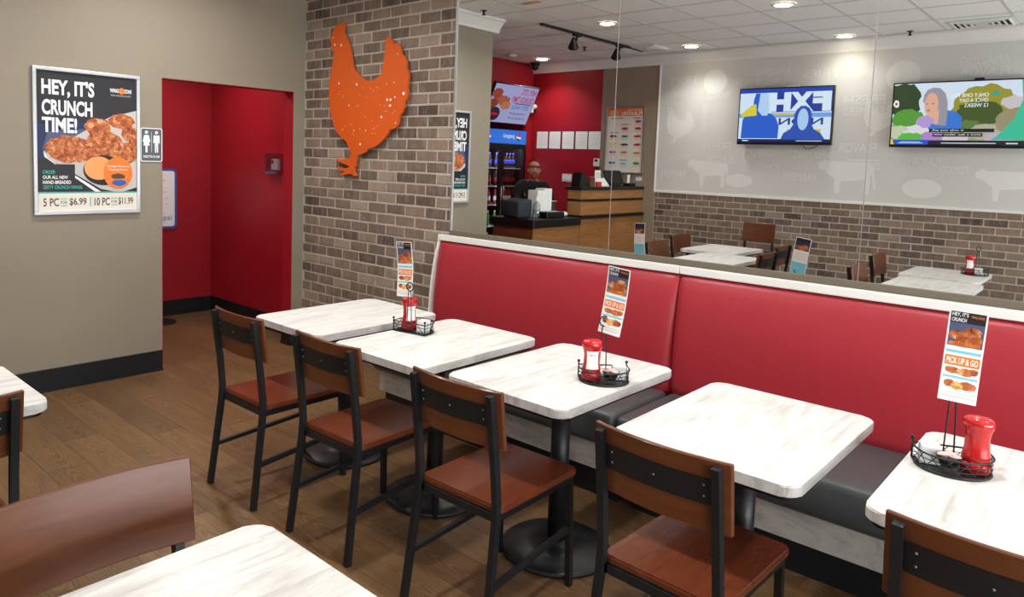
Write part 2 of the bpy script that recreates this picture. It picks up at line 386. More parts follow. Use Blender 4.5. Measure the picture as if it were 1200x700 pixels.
# opposite wall (seen in the mirrors): wallpaper over a brick wainscot, beige strip and red stretch behind the counter
YB = -5.2
b = new(); box(b, .3, WX, YB-.2, YB-.004, 0, 1.235); wo = struct('wall_opposite', b, 'mortar', 'brick wainscot wall under the pale wallpaper')
brick_wall(wo, .305, WX, 0, 1.228, YB, 1, lambda t: (0 if (.3 < t[0] < 4.4 and t[2] > .5) else 1, abs(t[0]-2.3)), 300, .05)
b = new(); box(b, .3, WX, YB-.2, YB, 1.235, CEIL); wp = struct('wall_papered', b, 'wallpaper', 'pale grey wallpaper with faint white farm prints')
b = new(); box(b, .3, WX, YB, YB+.012, 1.22, 1.25, .003); box(b, .292, .31, YB, YB+.014, 1.22, CEIL-.12); o = struct('trim_1', b, 'white_paint', 'white edge strip around the wallpaper')
struct('wall_flavor', box(new(), -.57, .3, YB-.2, YB, 0, CEIL), 'grey_beige', 'brown beige wall strip beside the counter')
struct('wall_counter_red', box(new(), -1.95, -.57, YB-.2, YB, 0, CEIL), 'red_paint', 'red wall beside the counter with pinned sheets')
# storefront behind the camera: frame with glazing openings
b = new(); box(b, WX, WX+.12, -5.25, .24, 0, .35); box(b, WX, WX+.12, -5.25, .24, 2.75, CEIL)
for yy in (-5.25, -4.92, -3.72, -2.52, -1.32, -.25, .1): box(b, WX, WX+.12, yy, yy+(.33 if yy in (-5.25, -.25) else .06), .35, 2.75)
struct('wall_storefront', b, 'black_metal', 'dark framed shop window wall')
for k, (a, c_) in enumerate(((-4.92, -3.72), (-3.72, -2.52), (-2.52, -1.32), (-1.32, -.25))):
    o = struct('window_%d' % (k+1), box(new(), WX+.05, WX+.056, a+.06, c_, .35, 2.75), 'cooler_glass', 'large clear shop window pane')
# ceiling with grid and tiles
ce = struct('ceiling', box(new(), -2.0, WX+.1, -5.4, .24, CEIL+.02, CEIL+.06), 'tee_grid', 'white suspended ceiling')
GX, GY = .58, .597
bm = new()
xs = [.0+GX*k for k in range(-4, 15)]; ys = [-2.1+GY*k for k in range(-6, 5)]
for x in xs: box(bm, x-.011, x+.011, YB, .006, CEIL-.002, CEIL+.012)
for yv in ys: box(bm, -1.79, WX, yv-.011, yv+.011, CEIL-.0025, CEIL+.012)
obj('tee_grid', bm, 'tee_grid', ce)
tm = None
for i, x in enumerate(xs):
    for j, yv in enumerate(ys):
        cx, cy = x+GX/2, yv+GY/2
        if cx < -1.85 or cx > WX or cy < YB or cy > 0: continue
        if tm is None:
            t = box(new(), -GX/2+.012, GX/2-.012, -GY/2+.012, GY/2-.012, .0, .014); tm = bpy.data.meshes.new('tile'); t.to_mesh(tm); t.free(); tm.materials.append(MATS['ceiling_tile'])
        obj('tile', tm, 'ceiling_tile', ce, loc=(cx, cy, CEIL+.001))
# crown moulding: profile swept along a wall; pts (out, down)
CR = [(0, .13), (.012, .13), (.018, .105), (.05, .06), (.075, .03), (.095, .022), (.095, 0), (0, 0)]
def crown(p0, p1, out, name='trim_2', lab='white crown moulding under the ceiling'):
    bm = new(); p0, p1, out = Vector(p0+(0,)), Vector(p1+(0,)), Vector(out+(0,))
    R = []
    for p in (p0, p1): R.append([bm.verts.new(p+out*a+Vector((0, 0, CEIL-.003-d_))) for a, d_ in CR])
    n_ = len(CR)
    for k in range(n_): bm.faces.new((R[0][k], R[0][(k+1) % n_], R[1][(k+1) % n_], R[1][k]))
    bm.faces.new(R[0]); bm.faces.new(R[1][::-1]); return struct(name, bm, 'white_paint', lab)
crown((.3, YB), (WX, YB), (0, 1), 'trim_2', 'white crown moulding above the wallpaper')
crown((-1.79, YB), (.3, YB), (0, 1), 'trim_3', 'white crown moulding above the red wall')
crown((0, -2.33), (0, -1.3), (1, 0), 'trim_4', 'white crown moulding at the end of the beige wall')
crown((-.6, -2.25), (0, -2.25), (0, -1), 'trim_5', 'white crown moulding returning into the counter area')

# ================================================================== MIRRORS
zb, zt_ = 1.093, CEIL-.004
seams = [1.702, 2.905, 4.16, 5.6]
for k, pos in enumerate(('left', 'middle', 'right')):
    t = thing('wall_mirror_panel', '%s pane of the frameless wall mirror above the red banquette' % ('leftmost' if k == 0 else 'middle' if k == 1 else 'rightmost'), 'mirror', ((seams[k]+seams[k+1])/2, 0, zb), 0, 'frameless wall mirror panes')
    hw = (seams[k+1]-seams[k])/2-.0016
    obj('glass', box(new(), -hw, hw, -.001, .004, 0, zt_-zb), 'mirror_glass', t)
    bm = new(); box(bm, -hw-.0012, -hw, -.0022, .004, 0, zt_-zb); box(bm, hw, hw+.0012, -.0022, .004, 0, zt_-zb); obj('polished_edge', bm, 'silver', t)
tag(obj('trim_6', box(new(), 1.69, 1.701, -.008, .006, zb-.03, zt_), 'silver'), 'silver strip along the left edge of the mirror', None, None, 'structure')
tag(obj('trim_7', box(new(), 1.69, 5.6, -.012, .006, 1.058, zb, .002), 'ledge_paint'), 'grey beige ledge strip under the mirrors', None, None, 'structure')

# ================================================================== BANQUETTE
def banquette(x0, x1, label, left_end):
    t = thing('banquette', label, 'bench', ((x0+x1)/2, 0, 0), 0, 'red banquette units')
    h = (x1-x0)/2
    prof = [(-.012, .39), (-.09, .39), (-.112, .47), (-.116, .56), (-.112, .66), (-.1, .77), (-.084, .87), (-.066, .95), (-.05, .995), (-.035, 1.02), (-.012, 1.027)]
    bm = new(); us = [-h, -h+.006, -h+.02, -h+.045, -h+.1, -h+.3, -h*.3, h*.3, h-.3, h-.1, h-.045, h-.02, h-.006, h]
    R = []
    for u in us:
        e = min(u+h, h-u); k = 1-max(0, 1-e/.05)**2*.38 if e < .05 else 1
        R.append([bm.verts.new((u, (py_+.012)*k-.012, pz)) for py_, pz in prof])
    for a, c_ in zip(R, R[1:]):
        for q in range(len(prof)-1): bm.faces.new((a[q], a[q+1], c_[q+1], c_[q])).smooth = True
    bm.faces.new(R[0]); bm.faces.new(R[-1][::-1])
    for a, c_ in zip(R, R[1:]): bm.faces.new((a[0], c_[0], c_[-1], a[-1]))
    obj('backrest', bm, 'red_vinyl', t)
    bm = new(); box(bm, -h+.002, h-.002, -.605, -.075, .262, .43, .035, 4); o = obj('seat_cushion', bm, 'grey_vinyl', t, smooth=True)
    obj('base_panel', box(new(), -h+.03, h, -.55, -.02, .128, .27), 'weathered_panel', t)
    obj('kick_base', box(new(), -h+.07, h, -.535, -.02, 0, .128), 'black_rubber', t)
    bm = new(); box(bm, -h, h, -.05, -.013, 1.024, 1.062, .004); obj('top_trim', bm, 'pale_trim', t)
    if left_end:
        bm = new(); pts = [(-.112, .40), (-.121, .47), (-.125, .56), (-.121, .66), (-.109, .77), (-.093, .87), (-.075, .95), (-.058, 1.0), (-.052, 1.062), (-.013, 1.062), (-.013, .40)]
        a = [bm.verts.new((-h-.009, q[0]+.006, q[1])) for q in pts]; c_ = [bm.verts.new((-h, q[0]+.006 if q[0] < -.02 else q[0], q[1])) for q in pts]
        for q in range(len(pts)): bm.faces.new((a[q], a[(q+1) % len(pts)], c_[(q+1) % len(pts)], c_[q]))
        bm.faces.new(a); bm.faces.new(c_[::-1]); obj('end_trim', bm, 'pale_trim', t)
    return t
banquette(1.632, 3.352, 'red vinyl banquette unit beginning at the brick wall, grey seat', True)
banquette(3.356, 5.7, 'red vinyl banquette unit behind the two nearest white tables, grey seat', False)

# ================================================================== TABLES
TW, TD, TZ, TT = .566, .768, .733, .032
def make_table(label):
    t = thing('dining_table', label, 'table', (0, 0, 0), 0, 'white laminate tables')
    bm = new(); slab(bm, rrect(-TW/2, TW/2, -TD/2, TD/2, .045, 6), TZ-TT, TZ)
    ed = [e for e in bm.edges if abs(e.verts[0].co.z-e.verts[1].co.z) < 1e-6]
    bmesh.ops.bevel(bm, geom=ed, offset=.0035, segments=2, affect='EDGES'); obj('tabletop', bm, 'laminate', t)
    bm = new(); slab(bm, rrect(-TW/2+.014, TW/2-.014, -TD/2+.014, TD/2-.014, .035, 4), TZ-TT-.014, TZ-TT); obj('underside_board', bm, 'black_plastic', t)
    bm = new(); box(bm, -.03, .03, -.28, .28, TZ-TT-.045, TZ-TT-.014); box(bm, -.2, .2, -.03, .03, TZ-TT-.045, TZ-TT-.014); obj('support_arm', bm, 'black_metal', t)
    bm = new(); lathe(bm, [(.037, .03), (.037, TZ-TT-.045)], 20); obj('column', bm, 'black_metal', t)
    bm = new(); lathe(bm, [(.215, 0), (.222, .006), (.222, .014), (.21, .022), (.12, .028), (.055, .033), (.05, .045), (.038, .05)], 40); obj('base', bm, 'black_metal', t)
    return t
X1 = [1.755, 2.439, 3.114, 3.871, 4.585]; YF = [-.707, -.72, -.685, -.713, -.69]
TL = ['white laminate table nearest the brick wall, nothing on it', 'white laminate table with a square looking wire caddy, second from the brick wall', 'white laminate table in the middle with ketchup and a menu card',
      'bare white laminate table in front, second from the right edge', 'white laminate table at the right edge with ketchup caddy']
proto = None; TC = []
for k in range(5):
    c_ = (X1[k]+TW/2, YF[k]-TD/2, 0); TC.append(c_)
    if k == 0: proto = make_table(TL[0]); proto.location = c_
    else: copy_tree(proto, c_, (0, .008, -.012, .0, .0)[k], TL[k])
for c_, lab in (((3.63+TW/2, -2.545-TD/2, 0), 'white laminate table in the lower left foreground, closest to the viewer'), ((3.575+TW/2, -3.4-TD/2, 0), 'white laminate table with ketchup seen in the right mirror by the brick'),
                ((2.485-TW/2, -2.62-TD/2, 0), 'white laminate table cut off at the left edge of the picture'), ((1.6+TW/2, -3.41-TD/2, 0), 'white laminate table by the brick wainscot, seen in the middle mirror')):
    copy_tree(proto, c_, 0, lab)

# ================================================================== CHAIRS (front towards +y)
def make_chair(label):
    t = thing('dining_chair', label, 'chair', (0, 0, 0), 0, 'wood and black steel chairs')
    bm = new(); nx, ny = 8, 10; top = []
    pts = rrect(-.185, .185, -.225, .225, .03, 4)
    slab(bm, pts, .428, .452)
    ed = [e for e in bm.edges if abs(e.verts[0].co.z-e.verts[1].co.z) < 1e-6]
    bmesh.ops.bevel(bm, geom=ed, offset=.005, segments=2, affect='EDGES'); obj('seat', bm, 'seat_wood', t)
    # backrest: board bent around the sitter
    bm = new(); n_ = 14; z0, z1 = .648, .842
    def yb(u, z): return -.246-(z-.6)*.139+.0195+.026*((u/.2)**2-.72)
    A = []
    for k in range(n_+1):
        u = -.2+.4*k/n_; A.append([bm.verts.new((u, yb(u, z)+d_, z)) for d_, z in ((-.007, z0), (.007, z0), (.007, z1), (-.007, z1))])
    for a, c_ in zip(A, A[1:]):
        for q in range(4): f = bm.faces.new((a[q], a[(q+1) % 4], c_[(q+1) % 4], c_[q]))
    bm.faces.new(A[0][::-1]); bm.faces.new(A[-1]); bmesh.ops.recalc_face_normals(bm, faces=bm.faces[:])
    bmesh.ops.bevel(bm, geom=[e for e in bm.edges if e.calc_face_angle(0) > 1], offset=.003, segments=1, affect='EDGES')
    br = obj('backrest', bm, 'back_wood', t, smooth=True); br.data.set_sharp_from_angle(angle=math.radians(25))
    bm = new(); A = []
    for k in range(n_+1):
        u = -.158+.316*k/n_; A.append([bm.verts.new((u, yb(u, z)-.0075+d_, z)) for d_, z in ((-.004, .722), (0, .722), (0, .792), (-.004, .792))])
    for a, c_ in zip(A, A[1:]):
        for q in range(4): bm.faces.new((a[q], a[(q+1) % 4], c_[(q+1) % 4], c_[q]))
    bm.faces.new(A[0][::-1]); bm.faces.new(A[-1]); st = obj('back_strap', bm, 'black_metal', t, smooth=True); st.data.set_sharp_from_angle(angle=math.radians(25))
    for u, z in ((-.135, .774), (-.135, .744), (0, .759), (.135, .774), (.135, .744)):
        bm = new(); ball(bm, (u, yb(u, z)-.0118, z), .003, u=8, v_=6); obj('bolt', bm, 'grey_plastic', st)
    for s in (-1, 1):
        bm = new(); bar(bm, [(s*.188, -.285, 0), (s*.176, -.236, .40), (s*.174, -.233, .47), (s*.172, -.246, .6), (s*.170, -.278, .83)], .022, .024); obj('leg', bm, 'black_metal', t)
        bm = new(); bar(bm, [(s*.168, .215, 0), (s*.160, .2, .428)], .022, .022); obj('leg', bm, 'black_metal', t)
        bm = new(); bar(bm, [(s*.178, -.262, .19), (s*.164, .207, .225)], .018, .018); obj('stretcher', bm, 'black_metal', t)
    bm = new(); box(bm, -.17, .17, -.232, -.214, .402, .428); box(bm, -.165, .165, .19, .208, .402, .428)
    for s in (-1, 1): box(bm, s*.165-.009, s*.165+.009, -.232, .208, .402, .428)
    obj('seat_frame', bm, 'black_metal', t); return t
CL = ['brown wooden chair nearest the brick wall, at the first white table', 'brown wooden chair with black frame at the second white table from the brick wall', 'brown wooden chair at the middle white table with the ketchup bottle',
      'brown wooden chair at the bare white table in front', 'brown wooden chair cut off at the lower right corner']
CC = [(2.092, -1.49), (2.72, -1.468), (3.42, -1.46), (4.165, -1.445), (4.885, -1.43)]
chair = None
for k, (cx, cy) in enumerate(CC):
    rz = (0.01, .03, .02, -.03, 0)[k]
    if chair is None: chair = make_chair(CL[0]); chair.location = (cx, cy, 0); chair.rotation_euler = (0, 0, rz)
    else: copy_tree(chair, (cx, cy, 0), rz, CL[k])
for (cx, cy, rz), lab in (((3.685, -2.817, -PI/2), 'brown wooden chair in the lower left foreground, its board turned to the viewer'), ((3.575, -3.86, -PI/2), 'brown wooden chair at the ketchup table, seen in the right mirror'),
                          ((2.41, -2.945, PI/2), 'brown wooden chair cut off at the left picture edge'), ((2.265, -3.70, PI/2), 'brown wooden chair turned strap outward in the middle mirror, beside a menu card'),
                          ((1.67, -3.80, -PI/2), 'brown wooden chair left of the mirrored table by the brick wainscot'), ((1.86, -2.95, -PI/2), 'brown wooden chair half hidden by a menu card in the mirror')):
    copy_tree(chair, (cx, cy, 0), rz, lab)
tall = copy_tree(chair, (1.83, -4.66, 0), 0, 'taller wooden chair at the table end, against the mirrored brick wainscot'); tall.scale = (.92, .92, 1.13)

# ================================================================== PRINTED THINGS
def wings(parent, items, d, m_='fried_print', name='food_print'):
    for k, (cx, cz, rx, rz_) in enumerate(items): flat(name, [ell(cx, cz, rx, rz_, 26, .22, k*7+int(cx*1000))], m_, parent, d+.0002*k)
def poster(label, loc, rz, w_, h_, frame='silver_frame', border=.022, name='poster', cat='poster'):
    t = thing(name, label, cat, loc, rz)
    bm = new(); hw, hh = w_/2, h_/2
    box(bm, -hw, hw, -.006, 0, -hh, hh); fr = None
    obj('backing', bm, 'p_black', t)
    bm = new(); box(bm, -hw, hw, -.022, -.0, hh-border, hh, .003); box(bm, -hw, hw, -.022, 0, -hh, -hh+border, .003)
    box(bm, -hw, -hw+border, -.022, 0, -hh+border, hh-border, .003); box(bm, hw-border, hw, -.022, 0, -hh+border, hh-border, .003)
    obj('frame', bm, frame, t); return t
# big poster on the beige wall
PX, PH = .64, .914
t = poster('framed dark poster with fried chicken wings on the beige wall', (0, -1.628, 1.584), PI/2, PX, PH)
iw, ih = PX-.044, PH-.044
def U(u): return -iw/2+iw*u
def V(v): return ih/2-ih*v
def R_(u0, v0, u1, v1): return rect(U(u0), V(v1), U(u1), V(v0))
def T_(s, u0, v0, u1, v1, m_, d=.0095, bold=.03, par=None): return text(s, U(u0), V(v1), U(u1), V(v0), m_, par or t, d, bold)
flat('print_background', [R_(0, 0, 1, 1)], 'p_dark', t, .0066)
flat('print_backdrop', [[(U(0), V(.62)), (U(0), V(.38)), (U(.35), V(.36)), (U(.8), V(.28)), (U(1), V(.27)), (U(1), V(.62))]], 'p_navy', t, .0068)
flat('print_backdrop', [[(U(.05), V(.56)), (U(.1), V(.43)), (U(.45), V(.4)), (U(.7), V(.33)), (U(.8), V(.5))]], 'p_blue', t, .007)
flat('tray_print', [[(U(.06), V(.57)), (U(.33), V(.47)), (U(.72), V(.3)), (U(1), V(.24)), (U(1), V(.83)), (U(.82), V(.87)), (U(.62), V(.84)), (U(.1), V(.62))]], 'p_tray', t, .0072)
flat('tray_print', [[(U(.06), V(.57)), (U(.1), V(.62)), (U(.62), V(.86)), (U(.6), V(.88)), (U(.07), V(.61))]], 'p_white', t, .0074)
wings(t, [(U(.84), V(.33), .085, .05), (U(.6), V(.38), .08, .06), (U(.94), V(.42), .06, .05), (U(.66), V(.49), .11, .07), (U(.33), V(.55), .15, .085), (U(.52), V(.58), .08, .05), (U(.84), V(.57), .13, .075), (U(.97), V(.5), .035, .05)], .0076)
def clipx(pts, lo, hi): return [(min(max(x, lo), hi), z) for x, z in pts]
for o in [q for q in COL.objects if q.parent == t and q.name.startswith('food_print')]:
    for v_ in o.data.vertices: v_.co.x = min(max(v_.co.x, U(0)), U(1))
flat('cup_print', [ell(U(.65), V(.7), .125, .098, 30)], 'p_black', t, .0094); flat('dip_print', [ell(U(.6), V(.685), .088, .076, 28)], 'p_peach', t, .0096)
flat('badge_print', [ell(U(.8), V(.72), .092, .105, 32)], 'p_orange', t, .0098)
T_('Orange Blossom', .68, .66, .92, .68, 'p_white', .0101, 0); T_('Dipping Sauce', .7, .685, .9, .705, 'p_white', .0101, 0)
flat('badge_mark', [ell(U(.8), V(.745), .048, .018, 12, .3, 4)], 'p_brown', t, .0101); flat('badge_mark', [ell(U(.81), V(.795), .045, .02, 12, .3, 5)], 'p_bluebrand', t, .0101)
T_("HEY, IT'S", .05, .055, .56, .185, 'p_white', bold=.035); T_('CRUNCH', .05, .2, .54, .31, 'p_white', bold=.035); T_('TIME!', .05, .325, .385, .435, 'p_white', bold=.035)
T_('WING', .72, .085, .81, .115, 'p_white'); flat('logo_mark', [ell(U(.845), V(.1), .02, .021)], 'p_orange', t, .0095); T_('ZONE', .875, .085, .95, .115, 'p_white'); T_('FRESH COOKED FLAVOR', .73, .13, .94, .142, 'p_ltgrey', bold=0)
flat('text_panel', [R_(0, .66, .36, .86)], 'p_dark', t, .0075)
T_('ORDER', .05, .705, .17, .73, 'p_teal', bold=.02); T_('OUR ALL NEW', .05, .742, .29, .767, 'p_white', bold=.02); T_('HAND-BREADED', .05, .778, .32, .803, 'p_white', bold=.02); T_('ZESTY CRUNCH WINGS', .05, .814, .43, .839, 'p_teal', bold=.02)
flat('price_band', [R_(0, .868, 1, 1)], 'p_cream', t, .0102); flat('teal_rule', [R_(0, .86, 1, .871)], 'p_teal', t, .0104); flat('teal_rule', [R_(.505, .9, .515, .97)], 'p_teal', t, .0104)
for s, a, b_ in (('5 PC', .05, .2), ('$6.99', .3, .47), ('10 PC', .55, .71), ('$11.99', .8, .96)): T_(s, a, .905, b_, .965, 'p_brown', .0105, .02)
for a in (.215, .725): T_('FOR', a, .925, a+.065, .948, 'p_brown', .0105, .01); flat('teal_rule', [R_(a, .908, a+.065, .914), R_(a, .958, a+.065, .964)], 'p_teal', t, .0104)

# restroom sign
t = thing('restroom_sign', 'small grey restroom sign with two white figures beside the opening', 'sign', (0, -1.227, 1.587), PI/2)
bm = new(); upright(bm, rrect(-.074, .074, -.115, .115, .014), -.006, 0); obj('plate', bm, 'slate', t)
bm = new(); o_, i_ = rrect(-.074, .074, -.115, .115, .014), rrect(-.068, .068, -.109, .109, .01)
va = [bm.verts.new((x, -.0064, z)) for x, z in o_]; vb = [bm.verts.new((x, -.0064, z)) for x, z in i_]
for k in range(len(va)): bm.faces.new((va[k], va[(k+1) % len(va)], vb[(k+1) % len(va)], vb[k]))
obj('border', bm, 'p_white', t)
flat('figure', [ell(-.034, .085, .011, .011), [(-.05, .066), (-.018, .066), (-.008, .02), (-.017, .018), (-.022, .04), (-.012, -.005), (-.027, -.005), (-.027, -.052), (-.041, -.052), (-.041, -.005), (-.056, -.005), (-.046, .04), (-.051, .018), (-.06, .02)]], 'p_white', t, .0068)
flat('figure', [ell(.034, .085, .011, .011), [(.014, .066), (.054, .066), (.056, .012), (.047, .012), (.045, .045), (.045, -.052), (.036, -.052), (.035, 0), (.033, 0), (.032, -.052), (.023, -.052), (.023, .045), (.021, .012), (.012, .012)]], 'p_white', t, .0068)
flat('divider', [rect(-.001, -.05, .001, .09)], 'p_white', t, .0068); text('RESTROOM', -.055, -.088, .055, -.071, 'p_white', t, .0068, .02)

# hen sign on the brick wall
CH = [(0.54, 2.546), (0.554, 2.512), (0.544, 2.481), (0.57, 2.447), (0.607, 2.395), (0.63, 2.34), (0.645, 2.286), (0.661, 2.232), (0.683, 2.19), (0.727, 2.164), (0.762, 2.136), (0.796, 2.111), (0.855, 2.102), (0.913, 2.107), (0.953, 2.123), (0.993, 2.134), (1.002, 2.18), (1.021, 2.239), (1.034, 2.32), (1.037, 2.375), (1.047, 2.397), (1.078, 2.391), (1.107, 2.364), (1.124, 2.335), (1.137, 2.346), (1.165, 2.341), (1.189, 2.312), (1.206, 2.262), (1.236, 2.25), (1.256, 2.214), (1.257, 2.169), (1.275, 2.144), (1.283, 2.114), (1.277, 2.075), (1.271, 2.04), (1.28, 2.005), (1.27, 1.964), (1.245, 1.94), (1.246, 1.905), (1.228, 1.876), (1.196, 1.841), (1.192, 1.806), (1.178, 1.776), (1.148, 1.758), (1.098, 1.751), (1.071, 1.715), (1.025, 1.679), (0.969, 1.642), (0.913, 1.621), (0.851, 1.615), (0.842, 1.593), (0.797, 1.575), (0.742, 1.567), (0.729, 1.532), (0.717, 1.502), (0.734, 1.489), (0.71, 1.478), (0.706, 1.445), (0.728, 1.416), (0.707, 1.407), (0.68, 1.425), (0.627, 1.423), (0.538, 1.409), (0.543, 1.423), (0.597, 1.436), (0.5, 1.456), (0.505, 1.472), (0.59, 1.463), (0.626, 1.467), (0.652, 1.482), (0.626, 1.486), (0.544, 1.506), (0.481, 1.521), (0.488, 1.535), (0.552, 1.528), (0.642, 1.541), (0.667, 1.574), (0.648, 1.607), (0.621, 1.644), (0.602, 1.666), (0.548, 1.693), (0.492, 1.731), (0.444, 1.787), (0.414, 1.859), (0.388, 1.937), (0.378, 2.027), (0.38, 2.106), (0.396, 2.171), (0.417, 2.247), (0.429, 2.312), (0.438, 2.342), (0.41, 2.348), (0.396, 2.374), (0.399, 2.402), (0.389, 2.426), (0.374, 2.439), (0.401, 2.456), (0.406, 2.483), (0.424, 2.503), (0.445, 2.528), (0.478, 2.538), (0.514, 2.538), (0.522, 2.547)]
DOT = [(0.446, 2.389), (0.524, 2.381), (0.422, 2.446), (0.505, 2.1), (0.721, 2.082), (1.238, 1.997), (1.067, 1.96), (1.102, 1.959), (1.136, 2.076), (1.168, 2.269), (0.635, 1.931), (1.1, 1.919), (1.008, 1.841), (0.56, 1.753), (0.774, 1.646), (1.162, 1.797), (1.148, 1.976), (0.697, 1.747), (0.834, 1.747)]
t = thing('hen_sign', 'orange cut-out hen sign with white paint specks on the brick wall', 'sign', (.8, -.006, 1.9))
bm = new(); upright(bm, [(x-.8, z-1.9) for x, z in CH], -.034, -.016); obj('silhouette', bm, 'orange_sign', t)
bm = new(); [box(bm, x-.8-.02, x-.8+.02, -.016, 0, z-1.9-.02, z-1.9+.02) for x, z in ((.55, 2.0), (1.1, 2.0), (.8, 1.7))]; obj('standoff', bm, 'black_metal', t)
rr = random.Random(3)
flat('paint_specks', [ell(x-.8, z-1.9, s_, s_, 8) for (x, z), s_ in zip(DOT, (.009, .01, .006, .008, .009, .012, .009, .01, .005, .005, .007, .01, .009, .006, .009, .006, .007, .005, .005))] +
     [ell(rr.uniform(.5, 1.15)-.8, rr.uniform(1.7, 2.08)-1.9, .003, .003, 6) for _ in range(36)], 'p_white', t, .0344)['kind'] = 'stuff'

# hall: whiteboard style sign, thermostat in a clear cover, round mat
t = thing('hall_sign', 'white sign with blue frame on the red hall wall', 'sign', (-1.655, -.52, 1.105), PI/2)
bm = new(); upright(bm, rrect(-.235, .235, -.277, .277, .035), -.012, 0); obj('frame', bm, 'p_bluebrand', t)
bm = new(); upright(bm, rrect(-.215, .215, -.257, .257, .022), -.014, -.011); obj('board', bm, 'white', t)
text('pepsi', .04, -.215, .185, -.155, 'p_bluebrand', t, .0146, 0)
flat('handwriting', [rect(.1, .17, .13, .174), rect(.12, .1, .135, .104), rect(.1, .06, .14, .063), rect(.12, 0, .15, .004), rect(.125, -.055, .15, -.051)], 'p_grey', t, .0146)
bsdf(MATS['p_bluebrand']).inputs['Base Color'].default_value = lin((44, 94, 180))+(1,)
t = thing('thermostat', 'white thermostat in a clear cover on the red hall wall', 'thermostat', (-.5, .065, 1.47))
obj('body', box(new(), -.045, .055, -.03, 0, -.055, .04, .004), 'white_plastic', t); obj('screen', box(new(), -.035, -.008, -.0315, -.029, .0, .03), 'p_dark', t)
bm = new(); box(bm, -.11, .11, -.055, -.052, -.085, .085); box(bm, -.11, -.107, -.052, 0, -.085, .085); box(bm, .107, .11, -.052, 0, -.085, .085); box(bm, -.107, .107, -.052, 0, .082, .085); box(bm, -.107, .107, -.052, 0, -.085, -.082)
obj('clear_cover', bm, 'clear_plastic', t)
bm = new(); lathe(bm, [(.15, 0), (.152, .004), (.15, .01), (.14, .012)], 32); tag(obj('floor_mat', bm, 'black_rubber', loc=(-1.42, -.56, 0)), 'dark round mat on the floor of the restroom hall', 'mat')

# ================================================================== TABLE CADDIES
ZT = TZ
def dcurve(w_, d_, n=14):     # flat at y=0, belly towards -y
    return [(-w_/2, 0)]+[(-w_/2*math.cos(PI*k/n)*1.0, -d_*.35-d_*.65*math.sin(PI*k/n)) for k in range(n+1)]+[(w_/2, 0)]
CADS = []
def make_caddy(label, loc, rz):
    t = thing('wire_caddy', label, 'caddy', loc, rz, 'black wire table caddies')
    c_ = dcurve(.185, .125)
    bm = new(); tube(bm, [(x, y_, .004) for x, y_ in c_], .004, 6, True); obj('bottom_ring', bm, 'black_metal', t)
    bm = new(); tube(bm, [(x*1.03, y_*1.03, .05) for x, y_ in c_], .0026, 6, True); obj('rim', bm, 'black_metal', t)
    bm = new(); slab(bm, [(x*.97, y_*.97-.002) for x, y_ in c_], .003, .005); obj('floor_plate', bm, 'black_metal', t)
    bm = new(); m_ = len(c_)
    for k in range(1, m_-1, 1):
        a, b_ = c_[k], c_[min(k+2, m_-1)]
        tube(bm, [(a[0], a[1], .004 if k % 2 else .05), (b_[0], b_[1], .05 if k % 2 else .004)], .0013, 5)
    for k in range(0, 5): tube(bm, [(-.09+.045*k, 0, .004), (-.09+.045*(k+1) if k < 4 else .09, 0, .05)], .0013, 5)
    for h in (.02, .035): tube(bm, [(x*1.01, y_*1.01, h) for x, y_ in c_], .0013, 5, True)
    obj('side_wires', bm, 'black_metal', t)
    for s in (-1, 1):
        bm = new(); tube(bm, [(s*.0925, 0, .004), (s*.0925, 0, .062)], .003, 6); ball(bm, (s*.0925, 0, .064), .006, u=8, v_=6); obj('corner_post', bm, 'black_metal', t)
    bm = new()
    for s in (-1, 1): tube(bm, [(s*.013, 0, .004), (s*.013, 0, .05), (s*.008, 0, .19), (s*.005, 0, .205)], .0023, 6)
    obj('handle_wires', bm, 'black_metal', t)
    bm = new(); tube(bm, [(.019*math.cos(2*PI*k/18), 0, .222+.019*math.sin(2*PI*k/18)) for k in range(18)], .003, 6, True); obj('handle_ring', bm, 'black_metal', t)
    return t
def make_bottle(label, loc, rz, lab=True):
    t = thing('ketchup_bottle', label, 'bottle', loc, rz, 'red squeeze bottles')
    bm = new(); lathe(bm, [(0.0293, 0), (0.0366, .003), (0.0378, .022), (0.0372, .03)], 20, sy=.8); obj('cap', bm, 'ketchup', t)
    bm = new(); lathe(bm, [(0.0360, .03), (0.0354, .045), (0.0305, .07), (0.0299, .1), (0.0329, .118), (0.0384, .13), (0.0390, .142), (0.0354, .152), (0.0244, .157), (0.0073, .159)], 20, sy=.8); obj('body', bm, 'ketchup', t)
    if lab:
        bm = new(); A = []
        for z, r_ in ((.048, .0351), (.07, .0313), (.1, .0307), (.116, .0333)):
            A.append([bm.verts.new((r_*math.cos(a), .8*r_*math.sin(a)-.0006, z)) for a in [-PI/2-.75+1.5*k/8 for k in range(9)]])
        for a, b_ in zip(A, A[1:]):
            for k in range(8): bm.faces.new((a[k], a[k+1], b_[k+1], b_[k])).smooth = True
        o = obj('label', bm, 'white', t); text('KETCHUP', -.011, .098, .011, .104, 'p_red', t, .0262, 0)
    return t
def make_bowl(label, loc, ptint):
    t = thing('condiment_bowl', label, 'bowl', loc, 0, 'small dark bowls in the caddies')
    bm = new(); lathe(bm, [(.017, 0), (.0205, .002), (.031, .026), (.0325, .03), (.0305, .03), (.02, .006), (.004, .005)], 24); obj('shell', bm, 'black_plastic', t)
    return t
mat('creamer', (222, 182, 178), .35); mat('packet_blue', (150, 178, 206), .5)
